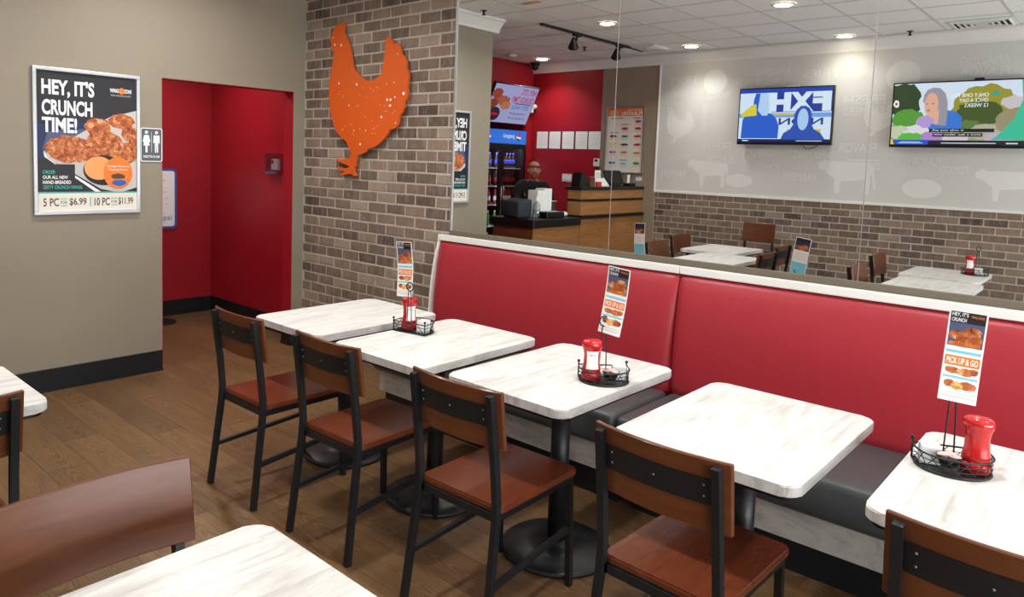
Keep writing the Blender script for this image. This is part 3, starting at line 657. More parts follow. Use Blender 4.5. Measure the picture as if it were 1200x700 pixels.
def menu_card(label, loc, rz, lean=0):
    t = thing('menu_card', label, 'menu', loc, rz, 'tall menu cards in the caddies'); t.rotation_euler = (0, lean, rz)
    W, H = .092, .262
    def curve(me_):
        for v_ in me_.vertices: v_.co.y += .012*math.sin(PI*v_.co.z/H*.9)-.0
    def sheet(name, polys, m_, d):
        bm = new()
        for pts in polys:
            z0, z1 = min(p[1] for p in pts), max(p[1] for p in pts); n_ = max(1, int((z1-z0)/.02))
            x0, x1 = 1.04*min(p[0] for p in pts), 1.04*max(p[0] for p in pts)
            for k in range(n_): bm.faces.new([bm.verts.new((x, d, z)) for x, z in rect(x0, z0+(z1-z0)*k/n_, x1, z0+(z1-z0)*(k+1)/n_)])
        o = obj(name, bm, m_, t); curve(o.data); return o
    bm = new(); n_ = 12
    for k in range(n_): box(bm, -W/2, W/2, -.0006, .0006, H*k/n_, H*(k+1)/n_)
    bmesh.ops.remove_doubles(bm, verts=bm.verts, dist=1e-6); o = obj('sheet', bm, 'paper', t); curve(o.data)
    def tx(s, x0, z0, x1, z1, m_, d, back=False):
        o = text(s, x0*1.04, z0, x1*1.04, z1, m_, t, .0, .02)
        for v_ in o.data.vertices:
            v_.co.y = d
            if back: v_.co.x = -v_.co.x
        curve(o.data)
    def fp(items, d, m_='fried_print'):
        for k, (cx, cz, rx, rz_) in enumerate(items):
            o = flat('food_print', [ell(cx*1.04, cz, rx*1.03, rz_, 16, .25, k+int(cz*999))], m_, t, 0)
            for v_ in o.data.vertices: v_.co.y = d-.00005*k*(1 if d < 0 else -1)
            curve(o.data)
    f = -.0009
    sheet('head_band', [rect(-.04, .226, .04, .258)], 'p_dark', f); tx("HEY, IT'S", -.037, .243, 0, .256, 'p_white', f-.0003); tx('CRUNCH', -.037, .229, -.003, .24, 'p_white', f-.0003); tx('WING ZONE', .006, .244, .036, .251, 'p_orange', f-.0003)
    sheet('photo_band', [rect(-.04, .158, .04, .226)], 'p_blue', f); fp([(-.02, .19, .02, .014), (.014, .2, .022, .018), (.022, .18, .018, .015), (-.005, .178, .018, .012), (.0, .165, .038, .008)], f-.0003)
    tx('ZESTY WINGS', -.036, .161, .036, .171, 'p_orange', f-.0008)
    sheet('rule_band', [rect(-.04, .138, .04, .146)], 'p_sky', f)
    sheet('offer_band', [rect(-.04, .102, .04, .13)], 'p_orange', f); tx('PICK UP & GO', -.036, .107, .036, .125, 'p_white', f-.0003)
    fp([(-.02, .088, .018, .01), (.01, .086, .02, .011), (.028, .09, .012, .009)], f-.0003); sheet('rule_band', [rect(-.04, .066, .04, .072)], 'p_sky', f)
    fp([(-.022, .05, .014, .01), (.018, .048, .022, .012)], f-.0003); fp([(-.004, .046, .014, .012)], f-.0004, 'fries_print')
    sheet('rule_band', [rect(-.038, .012, .038, .016), rect(-.038, .022, .038, .025)], 'p_ltgrey', f)
    g = .0009
    sheet('back_head', [rect(-.041, .238, .041, .258)], 'p_dark', g); sheet('back_photo', [rect(-.041, .188, .041, .238)], 'p_navy', g)
    fp([(-.018, .205, .02, .013), (.016, .208, .022, .015), (0, .2, .018, .012)], g+.0003); sheet('back_panel', [rect(-.042, .004, .042, .115)], 'p_sky', g)
    sheet('back_lines', [rect(-.035, .13+.012*k, .035, .133+.012*k) for k in range(4)], 'p_ltgrey', g); return t
# caddies on the three tables along the banquette
def dress(loc, rz, who, bottle_at, lab, bowl_at, packets, card_dy, bottle_rz=0):
    Rz = Matrix.Rotation(rz, 4, 'Z'); L = Vector(loc)
    make_caddy('black wire caddy with sauces on ' + who, loc, rz)
    P = lambda x, y_, z: tuple(L+Rz @ Vector((x, y_, z)))
    make_bottle('red ketchup squeeze bottle standing in the caddy on ' + who, P(bottle_at[0], bottle_at[1], .0055), bottle_rz, lab)
    if bowl_at:
        bt = make_bowl('small dark bowl of creamers in the caddy on ' + who, P(bowl_at[0], bowl_at[1], .02), 0)
        for k in range(5):
            a = 2*PI*k/5; bm = new(); lathe(bm, [(.008, 0), (.0115, .014), (.013, .015), (.012, .0165)], 12)
            o = obj('creamer_cup', bm, 'creamer', loc=P(bowl_at[0]+.0145*math.cos(a), bowl_at[1]+.0145*math.sin(a), .036+.002*(k % 2)), rot=(.25*math.sin(a), .25*math.cos(a), 0)); tag(o, 'pale pink creamer cup in the bowl on ' + who, 'creamer', 'creamer cups on '+who)
    for k in range(packets[2]):
        bm = new(); box(bm, -.026, .026, -.0022, .0022, 0, .056, .0015, 1)
        o = obj('sugar_packet', bm, 'packet_blue' if k == 3 else 'white', loc=P(packets[0], packets[1]+.0065*(k-packets[2]/2), .007), rot=(.12, 0, rz+.04*(k % 3-1))); tag(o, 'sweetener packet standing in the caddy on ' + who, 'packet', 'sweetener packets on '+who)
dress((3.545, -1.02, ZT), math.radians(42), 'the middle white table', (-.052, -.055), True, (.018, -.086), (.056, -.03, 6), 0, math.radians(42))
dress((4.683, -.968, ZT), math.radians(25), 'the right hand white table', (.05, -.058), False, (-.022, -.082), (-.058, -.03, 6), 0)
dress((2.538, -1.118, ZT), math.radians(190), 'the second white table', (.035, -.045), True, (-.025, -.095), (-.054, -.035, 6), 0, math.radians(70))
dress((4.05, -3.98, ZT), math.radians(200), 'the table in the right mirror', (.03, -.05), True, None, (-.045, -.05, 5), 0, math.radians(180))
menu_card('tall menu card in the caddy on the middle white table', (3.566, -1.022, ZT+.175), math.radians(6), .12)
menu_card('tall menu card in the caddy on the right hand white table', (4.683+.01, -.968-.012, ZT+.185), math.radians(8), .045)
menu_card('tall menu card in the caddy by the brick wall', (2.48, -1.1, ZT+.165), math.radians(10), -.06)

# ================================================================== SEEN IN THE MIRROR: screens on the wallpaper wall
G = {}
def gm(c, s=1.15):
    k = 'screen_%d_%d_%d' % c
    if k not in MATS: glow(k, c, s)
    return k
def tv(label, loc, rz, w_, h_):
    t = thing('television', label, 'television', loc, rz, 'wall televisions')
    obj('housing', box(new(), -w_/2, w_/2, -.05, 0, -h_/2, h_/2, .006), 'black_plastic', t)
    obj('wall_mount', box(new(), -.15, .15, 0, .05, -.12, .12), 'black_metal', t)
    o = flat('screen', [rect(-w_/2+.014, -h_/2+.03, w_/2-.014, h_/2-.014)], gm((205, 225, 245)), t, .0508); return t, -w_/2+.014, w_/2-.014, -h_/2+.03, h_/2-.014
def cl(pts, a, b_, c_, d_): return [(min(max(x, a), b_), min(max(z, c_), d_)) for x, z in pts]
# first screen: blue tinted pair of figures in front of big letters
t, a, b_, c_, d_ = tv('wall television showing blue tinted figures, seen in the mirror', (2.0-.06, YB+.05, 2.18), PI, 1.06, .655)
w_ = b_-a; h_ = d_-c_
E_ = lambda u, v: (a+w_*u, c_+h_*v)
flat('picture_band', [rect(a, d_-.045, b_, d_)], gm((30, 66, 170)), t, .051); flat('picture_band', [rect(a, c_, b_, c_+.035)], gm((16, 28, 80)), t, .0514)
flat('picture_band', [rect(a+w_*.0, c_+h_*.56, a+w_*.64, d_-.045)], gm((34, 62, 150)), t, .0511)
for s, u0, u1 in (('F', .01, .2), ('X', .19, .44), ('H', .43, .66)): text(s, a+w_*u0, c_+h_*.57, a+w_*u1, d_-.046, gm((212, 228, 246)), t, .0513, .07)
flat('picture_band', [rect(a, c_+h_*.46, b_, c_+h_*.54)], gm((110, 160, 225)), t, .0512); text('NION', a+w_*.08, c_+h_*.32, a+w_*.55, c_+h_*.45, gm((36, 60, 140)), t, .0513, .02)
flat('picture_patch', [rect(a+w_*.1, c_+h_*.16, a+w_*.45, c_+h_*.24), rect(a+w_*.3, c_+h_*.5, a+w_*.6, c_+h_*.53)], gm((222, 180, 40)), t, .0513)
flat('figure_picture', [[E_(.05, .05), E_(.1, .17), E_(.17, .24), E_(.2, .34), E_(.2, .52), E_(.225, .62), E_(.27, .67), E_(.32, .66), E_(.36, .6), E_(.385, .5), E_(.385, .34), E_(.42, .24), E_(.49, .17), E_(.52, .05)]], gm((40, 80, 176)), t, .0516); flat('figure_picture', [ell(a+w_*.29, c_+h_*.42, w_*.058, h_*.2)], gm((170, 200, 240)), t, .0518)
flat('figure_picture', [[E_(.55, .07), E_(.545, .3), E_(.58, .45), E_(.64, .53), E_(.7, .56), E_(.73, .62), E_(.735, .8), E_(.75, .92), E_(.82, .92), E_(.84, .8), E_(.85, .6), E_(.91, .54), E_(.96, .42), E_(.97, .07)]], gm((36, 92, 200)), t, .0517); flat('figure_picture', [[E_(.68, .5), E_(.66, .6), E_(.68, .92), E_(.77, .92), E_(.79, .6), E_(.74, .5)]], gm((176, 205, 240)), t, .0519)
flat('picture_patch', [[E_(.8, .5), E_(.98, .48), E_(.97, .55), E_(.86, .7), E_(.81, .72)]], gm((214, 200, 50)), t, .0518)
flat('caption_line', [rect(a+w_*.08, c_+.012, a+w_*.35, c_+.02), rect(a+w_*.88, c_+.01, a+w_*.95, c_+.022)], gm((210, 220, 240)), t, .052)
obj('camera_bar', box(new(), -.15, -.02, -.045, -.01, .328, .345), 'white_plastic', t)
bm = new(); tube(bm, [(-.22, -.005, -.32), (-.25, -.005, -.37), (-.33, -.005, -.36), (-.38, -.01, -.33)], .004, 6); obj('cable', bm, 'black_plastic', t)
# second screen: woman in a garden
t, a, b_, c_, d_ = tv('wall television showing a grey haired woman in a garden, seen in the mirror', (3.62, YB+.05, 2.17), PI, 1.16, .66)
w_ = b_-a; h_ = d_-c_
flat('picture_sky', [rect(a, c_, b_, d_)], gm((208, 222, 240)), t, .051)
flat('garden_picture', [cl(ell(*E_(.3, .6), w_*.24, h_*.34, 30, .2, 3), a, b_, c_, d_)], gm((150, 142, 44)), t, .0512); flat('garden_picture', [cl(ell(*E_(.34, .5), w_*.17, h_*.2, 30, .2, 4), a, b_, c_, d_)], gm((66, 84, 34)), t, .0513)
flat('garden_picture', [cl(ell(*E_(.92, .72), w_*.14, h_*.3, 26, .25, 5), a, b_, c_, d_)], gm((46, 66, 36)), t, .0512); flat('garden_picture', [rect(a, c_, b_, c_+h_*.33)], gm((150, 160, 120)), t, .0513)
for k, (u, v, ru, rv, q) in enumerate(((.88, .42, .12, .16, (84, 150, 50)), (.93, .2, .12, .12, (190, 200, 170)), (.75, .2, .14, .14, (216, 214, 220)), (.68, .12, .09, .1, (170, 130, 200)), (.85, .1, .1, .1, (90, 180, 60)), (.4, .28, .1, .12, (90, 120, 60)), (.28, .2, .14, .12, (176, 170, 150)), (.12, .36, .1, .2, (150, 140, 110)), (.18, .1, .12, .1, (190, 170, 190)), (.5, .1, .1, .09, (210, 196, 206)), (.1, .66, .09, .1, (196, 190, 196)))):
    flat('flower_picture', [cl(ell(*E_(u, v), w_*ru, h_*rv, 20, .35, k), a, b_, c_, d_)], gm(q), t, .0514+.0001*k)
flat('flower_picture', [ell(*E_(.975, .67), .026, .04, 12, .3, 2)], gm((240, 240, 236)), t, .0526); flat('flower_picture', [ell(*E_(.975, .67), .012, .016, 10)], gm((130, 70, 40)), t, .0527)
flat('figure_picture', [[E_(.46, .24), E_(.46, .44), E_(.5, .52), E_(.58, .56), E_(.68, .5), E_(.72, .3), E_(.7, .24)]], gm((56, 116, 206)), t, .0526)
flat('figure_picture', [[E_(.575, .3), E_(.57, .5), E_(.575, .68), E_(.595, .82), E_(.64, .91), E_(.69, .925), E_(.735, .89), E_(.76, .8), E_(.765, .7), E_(.72, .6), E_(.665, .45), E_(.665, .32)]], gm((150, 146, 158)), t, .0527)
flat('figure_picture', [ell(*E_(.698, .645), .06, .122, 22), [E_(.635, .34), E_(.635, .58), E_(.69, .5), E_(.7, .34)]], gm((222, 168, 146)), t, .0528); flat('figure_picture', [ell(*E_(.685, .665), .012, .005, 8), ell(*E_(.732, .66), .01, .005, 8), ell(*E_(.718, .555), .016, .006, 8)], gm((120, 66, 60)), t, .0529)
flat('flower_picture', [cl(ell(*E_(.74, .38), w_*.07, h_*.1, 14, .4, 9), a, b_, c_, d_)], gm((176, 150, 210)), t, .053)
flat('teal_curve', [[E_(0, .08), E_(0, 1), E_(.06, 1), E_(.04, .7), E_(.09, .4), E_(.2, .14), E_(.24, .08)]], gm((56, 186, 150)), t, .0529); flat('teal_mark', [[E_(.2, .77), E_(.26, .77), E_(.24, .84), E_(.21, .83)]], gm((30, 160, 150)), t, .053)
for s, v0 in (('ONLY ONE PILL', .755), ('ONCE A DAY', .675), ('12 WEEKS', .595)): text(s, a+w_*.28, c_+h_*v0, a+w_*(.28+.021*len(s)), c_+h_*(v0+.06), gm((240, 244, 240)), t, .0531, .01)
flat('caption_box', [rect(a+w_*.22, c_+h_*.2, a+w_*.7, c_+h_*.255), rect(a+w_*.3, c_+h_*.13, a+w_*.67, c_+h_*.185)], gm((20, 20, 24)), t, .0532)
text('is only one pill,', a+w_*.44, c_+h_*.21, a+w_*.68, c_+h_*.25, gm((235, 235, 235)), t, .0534, 0); text('once a day, taken with', a+w_*.31, c_+h_*.14, a+w_*.66, c_+h_*.18, gm((235, 235, 235)), t, .0534, 0)
flat('ticker', [rect(a, c_, b_, c_+h_*.07)], gm((22, 30, 46)), t, .0535); flat('ticker_blue', [rect(a+w_*.7, c_, b_, c_+h_*.075)], gm((30, 80, 200)), t, .0536); flat('ticker_mark', [[E_(.97, 0), E_(1, 0), E_(1, .08), E_(.985, .08)]], gm((230, 200, 40)), t, .0538)
flat('ticker_line', [rect(a+w_*.2, c_+.012, a+w_*.6, c_+.02), rect(a+w_*.05, c_+.01, a+w_*.13, c_+.022), rect(a+w_*.74, c_+.012, a+w_*.94, c_+.018), rect(a+w_*.76, c_+.024, a+w_*.92, c_+.029)], gm((215, 220, 228)), t, .0539)
obj('camera_bar', box(new(), -.2, -.12, -.045, -.01, .33, .35), 'black_plastic', t)

# faint prints of the wallpaper (flat, on the wallpaper wall)
WD = [.0008]
def wd():
    WD[0] += .00012; return WD[0]
wpf = thing('dummy', 'x', 'x', (0, YB, 0), PI); wpf.parent = wp; wpf.name = 'print_layer'
for k_ in ('label', 'category'): del wpf[k_]
def wtext(s, x0, z0, x1, z1): text(s, -x1, z0, -x0, z1, 'wallpaper_print', wpf, wd(), 0, 'wall_print')
def wflat(polys):
    for p in polys: flat('wall_print', [[(-x, z) for x, z in p]], 'wallpaper_print', wpf, wd())
def cow(x, z, s): return [(x+s*q[0], z+s*q[1]) for q in ((0, .55), (.12, .62), (.2, .58), (.75, .58), (.95, .52), (1, .1), (.97, .1), (.93, .36), (.9, .34), (.9, 0), (.82, 0), (.8, .26), (.42, .22), (.4, 0), (.32, 0), (.3, .28), (.2, .34), (.12, .42), (.02, .44))]
def hen(x, z, s): return [(x+s*(q[0]-.374), z+s*(q[1]-1.4)) for q in CH[::3]]
wflat([cow(.75, 1.33, .55), cow(2.32, 1.33, .6), cow(3.8, 1.33, .5)]); wflat([hen(.42, 1.85, .42), hen(2.75, 1.95, .35)])
wflat([ell(1.05, 2.62, .15, .15), ell(3.1, 2.58, .16, .16), ell(1.42, 1.42, .17, .08), ell(3.35, 1.42, .18, .1)])
for a in ('FARMERS,.38,1.42,.72,1.52', 'FARMERS,1.95,1.45,2.3,1.54', 'AMAZING,1.55,2.66,1.95,2.74', 'FLAVOR,1.55,2.55,1.95,2.63', 'AMAZING,3.6,2.66,4.0,2.74', 'FLAVOR,3.6,2.55,4.0,2.63', 'FRESH,1.32,2.55,1.5,2.63', 'TOMATO,1.6,1.55,1.9,1.63', 'TOMATO,3.5,1.58,3.75,1.66', 'FRIES,.45,2.6,.8,2.7', 'FRIES,2.1,2.62,2.45,2.7', 'WINGS,2.6,2.6,2.85,2.68', 'WINGS,1.45,1.7,1.8,1.78', 'FRESH,.5,1.64,.75,1.72', 'FLAVOR,3.25,1.66,3.5,1.74', 'FARMERS,4.05,2.0,4.6,2.15', 'FRESH,2.55,2.3,2.95,2.4', 'FARMERS,2.55,2.18,2.95,2.27', 'FLAVOR,2.52,1.78,2.9,1.88', 'WINGS,.95,2.4,1.25,2.5', 'FRESH,.95,1.78,1.3,1.88', 'AMAZING,2.05,1.7,2.45,1.78', 'TOMATO,.4,2.45,.7,2.52', 'FARMERS,3.05,1.62,3.22,1.7', 'WINGS,3.85,1.98,4.0,2.05', 'FRIES,1.95,2.5,2.1,2.58', 'FLAVOR,1.0,1.62,1.35,1.7'):
    q = a.split(','); wtext(q[0], *[float(x) for x in q[1:]])
for k in range(4): wflat([rect(.9+.02*k, 2.0, .91+.02*k, 2.35), rect(2.62, 1.6+.03*k, 2.95, 1.615+.03*k), rect(.42, 2.28+.03*k, .65, 2.29+.03*k)])

# ================================================================== CEILING FIXTURES
for lx, ly in LAMPS:
    zc = 2.6 if (lx, ly) == (-.85, -.6) else CEIL
    lab = {(.88, -1.3): 'round recessed ceiling light above the hen sign', (.86, -3.03): 'round recessed ceiling light at the seam of the first two mirrors', (2.6, -3.11): 'round recessed ceiling light at the top of the middle mirror', (.93, -4.76): 'round recessed ceiling light near the ceiling vent by the crown', (2.58, -4.94): 'round recessed ceiling light in front of the wallpaper, right mirror', (-1.3, -4.75): 'round recessed ceiling light over the counter area', (-.85, -.6): 'round recessed ceiling light in the restroom hall'}.get((lx, ly), 'round recessed ceiling light above the banquette tables')
    t = thing('recessed_light', lab, 'ceiling light', (lx, ly, zc), 0, 'recessed ceiling lights')
    bm = new(); lathe(bm, [(.072, -.004), (.075, -.012), (.095, -.012), (.105, -.006), (.107, -.002)], 32, cap=False); obj('trim_ring', bm, 'white_plastic', t)
    bm = new(); lathe(bm, [(.078, -.009), (.01, -.009)], 32); obj('lens', bm, 'lamp_glow', t)
def vent(label, x, y_, sx, sy):
    t = thing('ceiling_vent', label, 'vent', (x, y_, CEIL), 0, 'ceiling air vents')
    obj('frame', box(new(), -sx/2, sx/2, -sy/2, sy/2, -.006, -.0026), 'white_plastic', t)
    obj('throat', box(new(), -sx/2+.035, sx/2-.035, -sy/2+.035, sy/2-.035, -.0075, -.006), 'dark_hole', t)
    for k in range(5):
        q = 1-.18*k; bm = new(); w2, h2, e = sx/2*q-.03, sy/2*q-.03, .012
        if h2 < .02: break
        for a in ((-w2, w2, -h2, -h2+e), (-w2, w2, h2-e, h2), (-w2, -w2+e, -h2+e, h2-e), (w2-e, w2, -h2+e, h2-e)): box(bm, a[0], a[1], a[2], a[3], -.02, -.006)
        obj('louver', bm, 'white_plastic', t)
vent('square ceiling air vent beside the track light', .4, -4.6, .5, .42); vent('long ceiling air vent above the garden television', 3.8, -4.86, .52, .42)
def sprinkler(x, y_, lab):
    bm = new(); lathe(bm, [(.03, -.002), (.03, -.006), (.01, -.008), (.01, -.035), (.022, -.04), (.022, -.044), (.003, -.046)], 16); o = obj('sprinkler', bm, 'black_metal', loc=(x, y_, CEIL)); tag(o, lab, 'sprinkler', 'ceiling sprinklers')
sprinkler(.21, -1.87, 'small ceiling sprinkler beside the beige wall crown'); sprinkler(-.2, -4.18, 'small ceiling sprinkler under the track light'); sprinkler(3.18, -4.98, 'small ceiling sprinkler above the garden television')
bm = new(); lathe(bm, [(.06, -.002), (.062, -.02), (.045, -.035), (.01, -.037)], 20); tag(obj('smoke_detector', bm, 'white_plastic', loc=(-1.41, -4.23, CEIL)), 'white smoke detector on the ceiling over the counter', 'smoke detector')
bm = new(); box(bm, -.1, .1, -.03, .03, -.005, -.0026); tag(obj('ceiling_plate', bm, 'p_peach', loc=(.8, -1.86, CEIL)), 'small tan plate on a ceiling tile', 'plate')
t = thing('track_light', 'black track light with two spot heads on the ceiling', 'track light', (.3, -3.68, CEIL))
obj('rail', box(new(), -.014, .014, -1.03, 1.03, -.028, -.0026), 'black_metal', t)
for yy in (.38, -.5):
    bm = new(); box(bm, -.02, .02, yy-.06, yy+.06, -.048, -.028); tube(bm, [(0, yy, -.048), (0, yy, -.09)], .012, 8); hd = obj('head_mount', bm, 'black_metal', t)
    bm = new(); lathe(bm, [(.015, .06), (.026, .04), (.055, -.05), (.06, -.065), (.055, -.065), (.02, .03)], 18, cap=True); o = obj('spot_head', bm, 'black_plastic', t, loc=(-.02, yy+.03, -.115), rot=(-.55, .5, 0))
bm = new(); lathe(bm, [(.07, -.003), (.072, -.02), (.06, -.045)], 20, cap=True); t = thing('security_camera', 'black dome security camera on the ceiling by the red wall', 'camera', (-1.62, -5.0, CEIL)); obj('base', bm, 'black_plastic', t)
bm = new(); ball(bm, (0, 0, -.06), .055); obj('dome', bm, 'black_plastic', t)

# ================================================================== COUNTER AREA (seen in the mirror)
FX = .135
def planks_front(parent, x, y0, y1, z0, z1, rows, m_='counter_wood'):
    h = (z1-z0)/rows
    for r_ in range(rows):
        yy = y0-(.5 if r_ % 2 else 0)*.6
        while yy < y1:
            a, b_ = max(yy, y0), min(yy+.95, y1)
            if b_-a > .03: obj('plank', box(new(), -.006, .006, -(b_-a)/2+.001, (b_-a)/2-.001, -h/2+.0012, h/2-.0012), m_, parent, loc=(x, (a+b_)/2, z0+h*(r_+.5)))
            yy += .95
t = thing('service_counter', 'low wood clad counter with black top, end nearest the beige wall', 'counter', (0, 0, 0))
obj('carcass', box(new(), -.45, FX-.012, -3.755, -2.87, 0, .835), 'counter_wood_dark', t); planks_front(t, FX-.006, -3.755, -2.87, .08, .832, 4)
obj('worktop', box(new(), -.5, FX+.02, -3.757, -2.845, .835, .925, .008), 'black_plastic', t); obj('kick', box(new(), -.44, FX-.02, -3.755, -2.875, 0, .08), 'black_rubber', t)
t = thing('order_counter', 'tall stepped wood clad order counter against the beige wall', 'counter', (0, 0, 0))
obj('carcass', box(new(), -.45, FX-.012, -5.195, -3.76, 0, .9), 'counter_wood_dark', t); obj('worktop', box(new(), -.5, -.06, -5.195, -3.76, .9, .925), 'black_plastic', t)
obj('riser', box(new(), -.06, FX-.012, -5.195, -3.765, .9, 1.245), 'counter_wood', t)
planks_front(t, FX-.006, -5.195, -3.765, .08, .905, 4); planks_front(t, FX-.006, -5.195, -3.765, .945, 1.11, 1); planks_front(t, FX-.006, -5.195, -3.765, 1.138, 1.245, 1)
obj('ledge', box(new(), -.065, FX+.03, -5.195, -3.762, .905, .945, .003), 'black_plastic', t); obj('ledge', box(new(), -.065, FX+.008, -5.195, -3.76, 1.11, 1.138, .003), 'black_plastic', t)
obj('top', box(new(), -.085, FX+.015, -5.195, -3.75, 1.245, 1.285, .004), 'black_plastic', t)
# things on the counters
ZL, ZU = .926, 1.2855
t = thing('shoulder_bag', 'dark slate backpack lying on the low counter', 'bag', (-.2, -2.98, ZL), .2)
mat('bag_cloth', (46, 54, 60), .8)
bm = new(); box(bm, -.15, .15, -.1, .1, 0, .2, .03, 3); obj('body', bm, 'bag_cloth', t, True); bm = new(); box(bm, -.14, .14, -.112, .03, .07, .212, .02, 3); obj('flap', bm, 'bag_cloth', t, True); bm = new(); tube(bm, [(-.1, .05, .18), (-.12, .1, .12), (-.1, .12, .02)], .012, 6); obj('strap', bm, 'black_plastic', t)
t = thing('sanitizer_bottle', 'clear pump bottle on the low counter', 'bottle', (.02, -3.06, ZL))
bm = new(); lathe(bm, [(.042, 0), (.045, .01), (.045, .15), (.03, .18), (.015, .19)], 20); obj('body', bm, 'clear_plastic', t); bm = new(); lathe(bm, [(.018, .19), (.018, .215), (.006, .22), (.006, .25)], 12); box(bm, -.012, .012, -.05, .012, .25, .265); obj('pump', bm, 'white_plastic', t)
bm = new(); lathe(bm, [(.0405, .004), (.0435, .012), (.0435, .1), (.01, .1)], 20); obj('gel', bm, 'clear_plastic', t)
for k, (yy, h_) in enumerate(((-3.28, .31), (-3.42, .33))):
    t = thing('paper_bag', ('white paper bag on the low counter, nearer the pump bottle', 'white paper bag on the low counter, farther from the pump bottle')[k], 'bag', (-.16, yy, ZL), .1*k, 'white paper bags')
    bm = new(); box(bm, -.07, .07, -.065, .065, 0, h_); obj('body', bm, 'paper', t); bm = new(); box(bm, .0702, .0708, -.002, .002, .02, h_); obj('seam', bm, 'p_ltgrey', t)
t = thing('card_terminal', 'black card terminal box on the low counter edge', 'terminal', (.0, -3.36, ZL), .1); obj('body', box(new(), -.08, .08, -.15, .15, 0, .07, .01), 'black_plastic', t); obj('screen', box(new(), -.04, .04, -.1, .06, .0705, .073), 'p_sky', t)
t = thing('water_bottle', 'small blue labelled drink bottle on the low counter', 'bottle', (-.16, -3.545, ZL)); bm = new(); lathe(bm, [(.03, 0), (.032, .01), (.032, .13), (.014, .17), (.014, .18)], 16); obj('body', bm, 'p_navy', t); bm = new(); lathe(bm, [(.016, .18), (.016, .2), (.004, .2)], 12); obj('cap', bm, 'white', t)
t = thing('paper_box', 'brown carton with papers behind the low counter bottle', 'box', (-.3, -3.66, ZL), 0); 
tag(t); obj('carton', box(new(), -.1, .1, -.06, .06, 0, .17), 'p_brown', t); obj('sheet', box(new(), -.11, .11, -.07, .07, .17, .174), 'paper', t)
bm = new(); ball(bm, (0, 0, .02), .03, sz=.66); tag(obj('lemon', bm, 'p_yellow', loc=(-.3, -3.66, ZL+.174)), 'small yellow lump on the papers by the counter', 'fruit')
bm = new(); ball(bm, (0, 0, .03), .06, 1, .8, .5); ball(bm, (.03, .06, .025), .045, 1, 1, .5); tag(obj('napkin', bm, 'p_cream', loc=(-.04, -3.66, ZL)), 'crumpled cream napkin on the low counter', 'napkin')
t = thing('table_sign', 'black wedge shaped sign on the order counter', 'sign', (.03, -3.88, ZU)); bm = new(); upright(bm, [(-.1, 0), (.1, 0), (.06, .17), (.0, .17)], -.06, .06); o = obj('wedge', bm, 'black_plastic', t); o.rotation_euler = (0, 0, PI/2)
t = thing('card_holder', 'white menu stand with cards on the order counter', 'stand', (.09, -4.16, ZU), PI/2); obj('sheet', box(new(), -.06, .06, -.004, .004, 0, .2), 'paper', t); obj('pocket', box(new(), -.05, .05, -.03, -.004, 0, .06), 'p_red', t); flat('print', [rect(-.045, .1, .045, .18)], 'p_ltgrey', t, .0048)
t = thing('leaflet_box', 'dark red leaflet box on the order counter', 'box', (.08, -4.03, ZU), PI/2); obj('box', box(new(), -.05, .05, -.03, .03, 0, .11), 'p_brown', t); obj('leaflets', box(new(), -.04, .04, -.02, .02, .11, .125), 'p_red', t)
t = thing('tablet', 'white tilted tablet stand on the order counter', 'tablet', (.08, -4.36, ZU), PI/2); o = obj('slab', box(new(), -.09, .09, -.006, .006, 0, .13), 'white_plastic', t); o.rotation_euler = (-.7, 0, 0); 
t = thing('cash_register', 'dark touch screen register on the order counter', 'register', (.02, -4.7, ZU), PI/2+.3); o = obj('screen', box(new(), -.14, .14, -.015, .015, .04, .22, .008), 'black_plastic', t); o.rotation_euler = (-.45, 0, 0); obj('foot', box(new(), -.08, .08, -.02, .14, 0, .04, .006), 'black_plastic', t)
t = thing('receipt_printer', 'small printer with white paper slip on the order counter', 'printer', (.03, -5.02, ZU), PI/2); obj('body', box(new(), -.07, .09, -.05, .05, 0, .04, .006), 'black_plastic', t); obj('slip', box(new(), -.05, .01, .03, .034, .04, .15), 'paper', t)
t = thing('payment_decal', 'pale decal with two circles on the beige wall above the counter', 'decal', (.06, YB, 1.385), PI); bm = new(); upright(bm, rrect(-.06, .06, -.045, .045, .02), -.002, 0); obj('plate', bm, 'p_grey', t); flat('circle', [ell(-.022, 0, .028, .028), ], 'p_white', t, .0024); flat('circle', [ell(.022, 0, .028, .028)], 'p_white', t, .0026)
# flavour poster
t = poster('framed flavor chart poster with orange header by the counter', (-.185, YB, 1.897), PI, .6, .9, 'silver', .02)
iw, ih = .56, .86
flat('print_background', [R_(0, 0, 1, 1)], 'p_cream', t, .0066); flat('header', [R_(0, 0, 1, .125)], 'p_orange', t, .0068)
T_("WHAT'S YOUR", .05, .02, .45, .045, 'p_white', .007, .01); T_('FLAVOR?', .05, .055, .62, .115, 'p_white', .007, .02); flat('lines', [R_(.68, .04+.02*k, .95, .047+.02*k) for k in range(4)], 'p_ltgrey', t, .007)
for (u, v, q) in ((.15, .21, 'p_magenta'), (.5, .32, 'p_red'), (.15, .32, 'p_red'), (.82, .44, 'p_brown'), (.5, .44, 'p_green'), (.15, .44, 'p_red'), (.82, .56, 'p_yellow'), (.5, .57, 'p_brown'), (.15, .57, 'p_red'), (.82, .69, 'p_magenta'), (.5, .69, 'p_orange'), (.15, .7, 'p_orange'), (.82, .86, 'p_bluebrand'), (.5, .87, 'p_sky'), (.15, .86, 'p_green')):
    flat('flavor_mark', [ell(U(u), V(v), .055, .018, 14, .35, int(u*100+v*77))], q, t, .0069); flat('caption', [R_(u-.1, v+.04, u+.1, v+.046)], 'p_grey', t, .0069)
flat('caption', [R_(.08, .155, .28, .165), R_(.4, .25, .62, .26), R_(.7, .38, .92, .39), R_(.4, .81, .62, .82), R_(.55, .155, .9, .165)], 'p_dark', t, .0069)
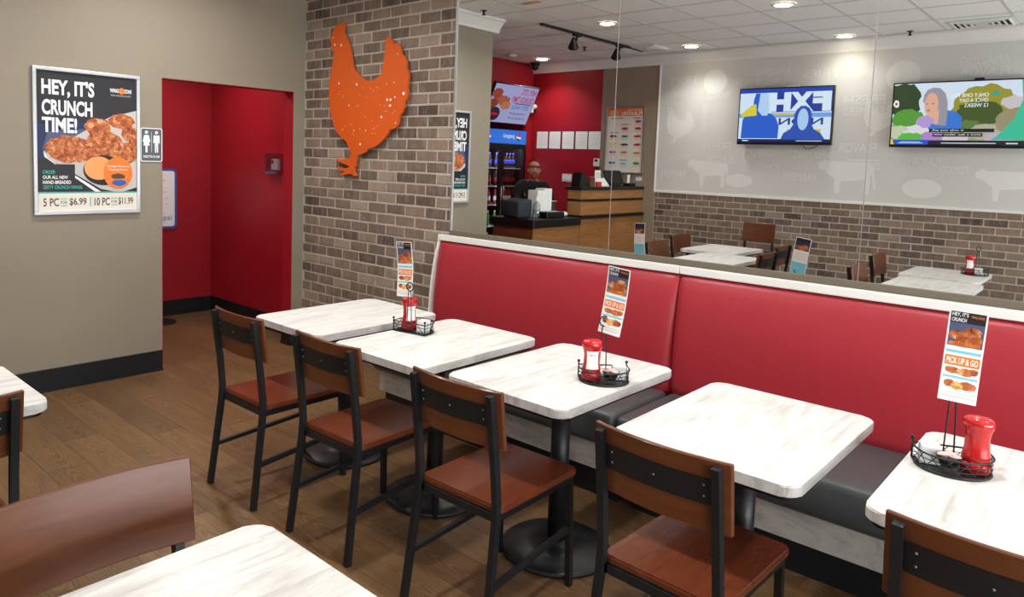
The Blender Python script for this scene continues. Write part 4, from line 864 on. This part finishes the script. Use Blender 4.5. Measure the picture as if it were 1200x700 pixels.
# pinned sheets, switch, thermostat
for k, xx in enumerate((-1.585, -1.355, -1.12, -.888, -.668)):
    t = thing('wall_notice', ('leftmost of the five pinned sheets on the red wall', 'second from left of the five pinned sheets on the red wall', 'middle one of the five pinned sheets on the red wall', 'fourth from left of the five pinned sheets on the red wall', 'rightmost of the five pinned sheets on the red wall, nearest the beige strip')[k], 'notice', (xx, YB, 1.89), PI, 'pinned sheets on the red wall')
    obj('sheet', box(new(), -.1, .1, -.003, 0, -.124, .124), 'paper', t); obj('border', box(new(), -.106, .106, -.002, 0, -.13, .13), 'p_dark', t)
    flat('printed_lines', [rect(-.08, .09-.018*q, .08-.05*((q*7+k) % 3)/2, .094-.018*q) for q in range(10)], 'p_ltgrey', t, .0034)
t = thing('light_switch', 'white triple light switch plate on the red wall', 'light switch', (-1.11, YB, 1.35), PI); obj('plate', box(new(), -.085, .085, -.006, 0, -.057, .057, .002), 'white_plastic', t)
for k in range(3): obj('rocker', box(new(), -.068+.05*k, -.032+.05*k, -.01, -.006, -.032, .032, .001), 'white', t)
t = thing('wall_controller', 'small white wall controller beside the beige strip', 'controller', (-.615, YB, 1.585), PI); obj('body', box(new(), -.045, .045, -.02, 0, -.055, .055, .003), 'white_plastic', t); obj('screen', box(new(), -.025, .025, -.0205, -.019, .01, .04), 'p_dark', t)
# menu screen, tilted, above the cooler
t = thing('menu_screen', 'tilted menu screen with red lettering above the drinks cooler', 'screen', (-1.66, -4.37, 2.1), PI/2); t.rotation_euler = (math.radians(25), 0, PI/2)
W, H = .94, .57
obj('housing', box(new(), -W/2, W/2, -.04, 0, 0, H, .005), 'black_plastic', t); obj('arm', box(new(), -.1, .1, 0, .06, .02, .12), 'black_metal', t)
flat('screen', [rect(-W/2+.012, .012, W/2-.012, H-.012)], gm((164, 166, 216), .9), t, .0405)
red = gm((200, 30, 50), .8); drk = gm((40, 36, 60), .8)
text("HEY, IT'S", -W/2+.04, .43, -W/2+.34, .53, red, t, .0408, .02); text('CRUNCH TIME!', -W/2+.04, .32, -W/2+.5, .41, red, t, .0408, .02); text('ZESTY WINGS', -W/2+.08, .22, -W/2+.46, .28, gm((60, 130, 200), .8), t, .0408, .02)
for k, s in enumerate(('5 WINGS $6.99', '10 WINGS $11.99')): text(s, -W/2+.1, .14-.07*k, -W/2+.45, .175-.07*k, drk, t, .0408, .01)
flat('print_line', [rect(-W/2+.06, .3, -W/2+.42, .312)], drk, t, .0408)
for k, (cx, cz, rx, rz_) in enumerate(((.2, .33, .13, .07), (.36, .42, .1, .08), (.12, .26, .1, .06), (.38, .28, .09, .07))): flat('food_print', [cl(ell(cx, cz, rx, rz_, 20, .25, k), -.48, .48, .02, .55)], gm(((176, 92, 66), (160, 66, 50), (196, 120, 84), (140, 60, 44))[k], .8), t, .0408+.0002*k)
flat('badge', [ell(.3, .13, .12, .1)], drk, t, .042); flat('badge', [ell(.3, .13, .09, .02)], red, t, .0423)
# emergency light
t = thing('emergency_light', 'white two headed emergency light on the red corner', 'light', (-1.785, -5.14+.03, 2.34), PI/2); obj('body', box(new(), -.05, .05, -.05, 0, -.05, .05, .006), 'white_plastic', t)
for s in (-1, 1): bm = new(); ball(bm, (s*.06, -.06, .04), .035); obj('lamp_head', bm, 'white_plastic', t)

# ------------------------------------------------------------------ drinks cooler, front at x = -1.8, facing +x
t = thing('drinks_cooler', 'black two door drinks cooler with lit blue header', 'refrigerator', (-1.8, -4.5, 0), PI/2)
CW, CHt = 1.08, 2.02     # local: X right (= +y), front -Y (= +x)
bm = new(); box(bm, -CW/2, -CW/2+.03, 0, .75, 0, CHt); box(bm, CW/2-.03, CW/2, 0, .75, 0, CHt); box(bm, -CW/2+.03, CW/2-.03, .7, .75, 0, CHt); box(bm, -CW/2+.03, CW/2-.03, 0, .7, 0, .2); box(bm, -CW/2+.03, CW/2-.03, 0, .7, CHt-.23, CHt)
obj('cabinet', bm, 'black_plastic', t)
obj('header', box(new(), -CW/2, CW/2, -.04, 0, 1.8, CHt, .004), 'black_plastic', t); flat('header_light', [rect(-CW/2+.012, 1.812, CW/2-.012, CHt-.012)], gm((30, 110, 220), 1.1), t, .0408)
for cx in (-.36, .3):
    flat('logo', [ell(cx, 1.91, .05, .058)], gm((240, 240, 240), 1.0), t, .041); flat('logo', [[(cx-.05, 1.915)]+[(cx+.05*math.cos(a), 1.91+.058*math.sin(a)) for a in [PI*(1-k/10) for k in range(1, 10)]]+[(cx+.05, 1.925), (cx, 1.915)]], gm((210, 30, 40), 1.0), t, .0414)
    flat('logo', [[(cx+.046, 1.895), (cx, 1.895), (cx-.04, 1.88)]+[(cx+.05*math.cos(a), 1.91+.058*math.sin(a)) for a in [PI+PI*k/10 for k in range(2, 10)]]], gm((20, 60, 160), 1.0), t, .0414)
text('pepsi', -.26, 1.875, -.02, 1.955, gm((235, 240, 250), 1.0), t, .041, .0)
for cx in (-CW/4, CW/4):
    d = thing('door', None, None); d.parent = t; d.name = 'door'
    bm = new(); a, b_ = cx-CW/4+.004, cx+CW/4-.004; box(bm, a, a+.045, -.04, 0, .1, 1.79); box(bm, b_-.045, b_, -.04, 0, .1, 1.79); box(bm, a+.045, b_-.045, -.04, 0, .1, .2); box(bm, a+.045, b_-.045, -.04, 0, 1.74, 1.79); obj('door_frame', bm, 'black_plastic', d)
    obj('pane', box(new(), a+.045, b_-.045, -.022, -.018, .2, 1.74), 'cooler_glass', d); bm = new(); tube(bm, [(b_-.02 if cx < 0 else a+.02, -.07, .8), (b_-.02 if cx < 0 else a+.02, -.07, 1.2)], .01, 8); obj('handle', bm, 'chrome', d)
shz = [.3, .62, .93, 1.2, 1.46]
for z in shz: obj('shelf', box(new(), -CW/2+.032, CW/2-.032, .03, .65, z-.012, z), 'white_plastic', t)
bm = new(); box(bm, -.012, .012, .015, .03, .25, 1.75); box(bm, -CW/2+.05, CW/2-.05, .02, .05, 1.765, 1.785); obj('light_strip', bm, gm((235, 240, 255), 9), t)
area('cooler_lamp', (-1.835, -4.5, 1.755), (0, math.radians(20), 0), .03, 1.0, 7, (.9, .95, 1))
mat('cola', (40, 18, 16), .2); mat('green_soda', (60, 170, 60), .25); mat('red_soda', (170, 34, 40), .25); mat('cap_white', (230, 230, 230), .4); mat('blue_label', (50, 70, 190), .4)
BOT = {}
def soda(kind):
    if kind not in BOT:
        body, labm, cap = {'cola': ('cola', 'blue_label', 'p_bluebrand'), 'dark': ('cola', 'p_red', 'p_red'), 'red': ('red_soda', 'p_white', 'p_red'), 'green': ('green_soda', 'green_soda', 'cap_white')}[kind]
        bm = new(); prof = [(.03, 0), (.033, .01), (.033, .06), (.0335, .061), (.0335, .12), (.033, .121), (.03, .15), (.013, .195), (.013, .2), (.015, .201), (.015, .22), (.003, .22)]
        lathe(bm, prof, 12); me = bpy.data.meshes.new('soda'); bmesh.ops.recalc_face_normals(bm, faces=bm.faces[:]); bm.to_mesh(me); bm.free()
        for q in (body, labm, cap): me.materials.append(MATS[q])
        for p in me.polygons:
            z = p.center.z; p.material_index = 1 if .06 < z < .121 else 2 if z > .2 else 0; p.use_smooth = True
        BOT[kind] = me
    return BOT[kind]
rows_ = ['green', 'green', 'red', 'dark', 'cola']
nm_ = {'green': 'green soda bottle', 'red': 'red juice bottle', 'dark': 'dark soda bottle with red cap', 'cola': 'cola bottle with blue label'}
sh_ = ['bottom', 'second', 'middle', 'fourth', 'top']
for i, z in enumerate(shz):
    for k in range(13):
        u = -CW/2+.085+k*.0758
        if abs(u) < .045: continue
        o = obj('soda_bottle', soda(rows_[i]), None, loc=(-1.8-.13, -4.5+u, z)); tag(o, nm_[rows_[i]]+' on the %s shelf of the drinks cooler' % sh_[i], 'bottle', 'bottles on the %s cooler shelf' % sh_[i])

# ------------------------------------------------------------------ person behind the counter
mat('skin', (206, 150, 126), .5); mat('jacket', (24, 25, 28), .75); mat('trousers', (34, 36, 44), .8); mat('beard', (150, 86, 52), .8); mat('hair', (186, 136, 104), .8); mat('eye', (40, 34, 32), .3); mat('shoe', (30, 30, 32), .5)
def skin_mesh(name, verts, edges, radii, m_, parent, sub=2, root=0):
    me = bpy.data.meshes.new(name); me.from_pydata([Vector(v_) for v_ in verts], edges, []); me.materials.append(MATS[m_])
    o = bpy.data.objects.new(name, me); COL.objects.link(o); o.parent = parent
    sk = o.modifiers.new('skin', 'SKIN'); sk.use_smooth_shade = True
    ly = me.skin_vertices[0] if me.skin_vertices else None
    if ly is None:
        bpy.context.view_layer.objects.active = o; o.select_set(True); bpy.ops.mesh.customdata_skin_add() if hasattr(bpy.ops.mesh, 'customdata_skin_add') else None; ly = me.skin_vertices[0]
    for i, r_ in enumerate(radii): ly.data[i].radius = r_ if isinstance(r_, tuple) else (r_, r_); ly.data[i].use_root = (i == root)
    s = o.modifiers.new('sub', 'SUBSURF'); s.levels = sub; s.render_levels = sub; return o
t = thing('person', 'person in a black zip jacket with short hair and beard behind the counter, looking down', 'person', (-.92, -4.16, 0), .72)
V_ = [(0, 0, .84), (0, 0, 1.0), (.02, 0, 1.14), (.04, 0, 1.25), (.06, 0, 1.31), (.088, 0, 1.385), (.1, 0, 1.45), (.095, 0, 1.5)]
Rr = [.12, .125, .135, .1, .054, (.068, .06), (.086, .076), (.074, .066)]
E2 = [(i, i+1) for i in range(7)]
for s in (-1, 1):
    b0 = len(V_); V_ += [(.02, s*.17, 1.235), (.06, s*.235, 1.03), (.26, s*.16, .95), (.31, s*.14, .945)]; Rr += [.058, .045, .03, .034]; E2 += [(3, b0), (b0, b0+1), (b0+1, b0+2), (b0+2, b0+3)]
    h0 = b0+3
    for q, (dy, L_) in enumerate(((-.03, .075), (-.01, .088), (.01, .082), (.03, .066))):
        i0 = len(V_); V_ += [(.35, s*.14+dy, .945), (.35+L_*.55, s*.14+dy*1.2, .935), (.35+L_, s*.14+dy*1.25, .918)]; Rr += [.0105, .009, .008]; E2 += [(h0, i0), (i0, i0+1), (i0+1, i0+2)]
    i0 = len(V_); V_ += [(.31, s*.095, .94), (.345, s*.075, .93)]; Rr += [.012, .0095]; E2 += [(h0, i0), (i0, i0+1)]
    b0 = len(V_); V_ += [(0, s*.09, .78), (.03, s*.1, .43), (-.01, s*.1, .09), (.12, s*.11, .04)]; Rr += [.085, .06, .042, .038]; E2 += [(0, b0), (b0, b0+1), (b0+1, b0+2), (b0+2, b0+3)]
skin_mesh('body', V_, E2, Rr, 'skin', t)
Vj = [(0, 0, .8), (0, 0, 1.0), (.02, 0, 1.14), (.04, 0, 1.25), (.058, 0, 1.315)]; Rj = [.15, .15, .16, .125, .074]; Ej = [(0, 1), (1, 2), (2, 3), (3, 4)]
for s in (-1, 1):
    b0 = len(Vj); Vj += [(.02, s*.17, 1.235), (.06, s*.235, 1.03), (.25, s*.162, .952)]; Rj += [.095, .074, .052]; Ej += [(3, b0), (b0, b0+1), (b0+1, b0+2)]
skin_mesh('jacket', Vj, Ej, Rj, 'jacket', t)
Vt = [(0, 0, .84)]; Rt = [.145]; Et = []
for s in (-1, 1):
    b0 = len(Vt); Vt += [(0, s*.09, .76), (.03, s*.1, .43), (-.01, s*.1, .07)]; Rt += [.1, .075, .058]; Et += [(0, b0), (b0, b0+1), (b0+1, b0+2)]
skin_mesh('trousers', Vt, Et, Rt, 'trousers', t)
for s in (-1, 1): bm = new(); box(bm, -.07, .17, s*.105-.045, s*.105+.045, 0, .075, .03, 3); obj('shoe', bm, 'shoe', t, True)
bm = new(); box(bm, .188, .194, -.004, .004, .9, 1.2); o = obj('zip', bm, 'silver', t)
# head details (face towards +x, tilted down)
hx, hz = .1, 1.452
bm = new(); ball(bm, (hx-.01, 0, hz+.028), .0905, 1.0, .86, .95, 24, 18); 
bm2 = new(); [bm2.faces.new([bm2.verts.new(v_.co) for v_ in f.verts]) for f in bm.faces if f.calc_center_median().z > hz+.062 or (f.calc_center_median().x < hx-.01 and f.calc_center_median().z > hz-.02)]
bm.free(); bmesh.ops.remove_doubles(bm2, verts=bm2.verts, dist=1e-5); obj('hair', bm2, 'hair', t, True)
bm = new(); ball(bm, (hx+.048, 0, hz-.065), .05, .85, 1.05, 1.0); obj('beard', bm, 'beard', t, True)
bm = new(); ball(bm, (hx+.088, 0, hz-.012), .014, 1.1, .8, 1.5, 8, 6); obj('nose', bm, 'skin', t, True)
for s in (-1, 1):
    bm = new(); ball(bm, (hx+.074, s*.03, hz+.014), .008, 1, 1.3, .6, 8, 6); obj('eye', bm, 'eye', t)
    bm = new(); ball(bm, (hx, s*.082, hz), .02, .7, .4, 1.3, 8, 6); obj('ear', bm, 'skin', t)
    bm = new(); ball(bm, (hx+.076, s*.031, hz+.034), .009, .6, 1.5, .25, 8, 6); obj('eyebrow', bm, 'beard', t)
bm = new(); ball(bm, (hx+.092, 0, hz-.052), .008, .5, 2.2, .5, 8, 6); obj('mouth', bm, 'p_red', t)
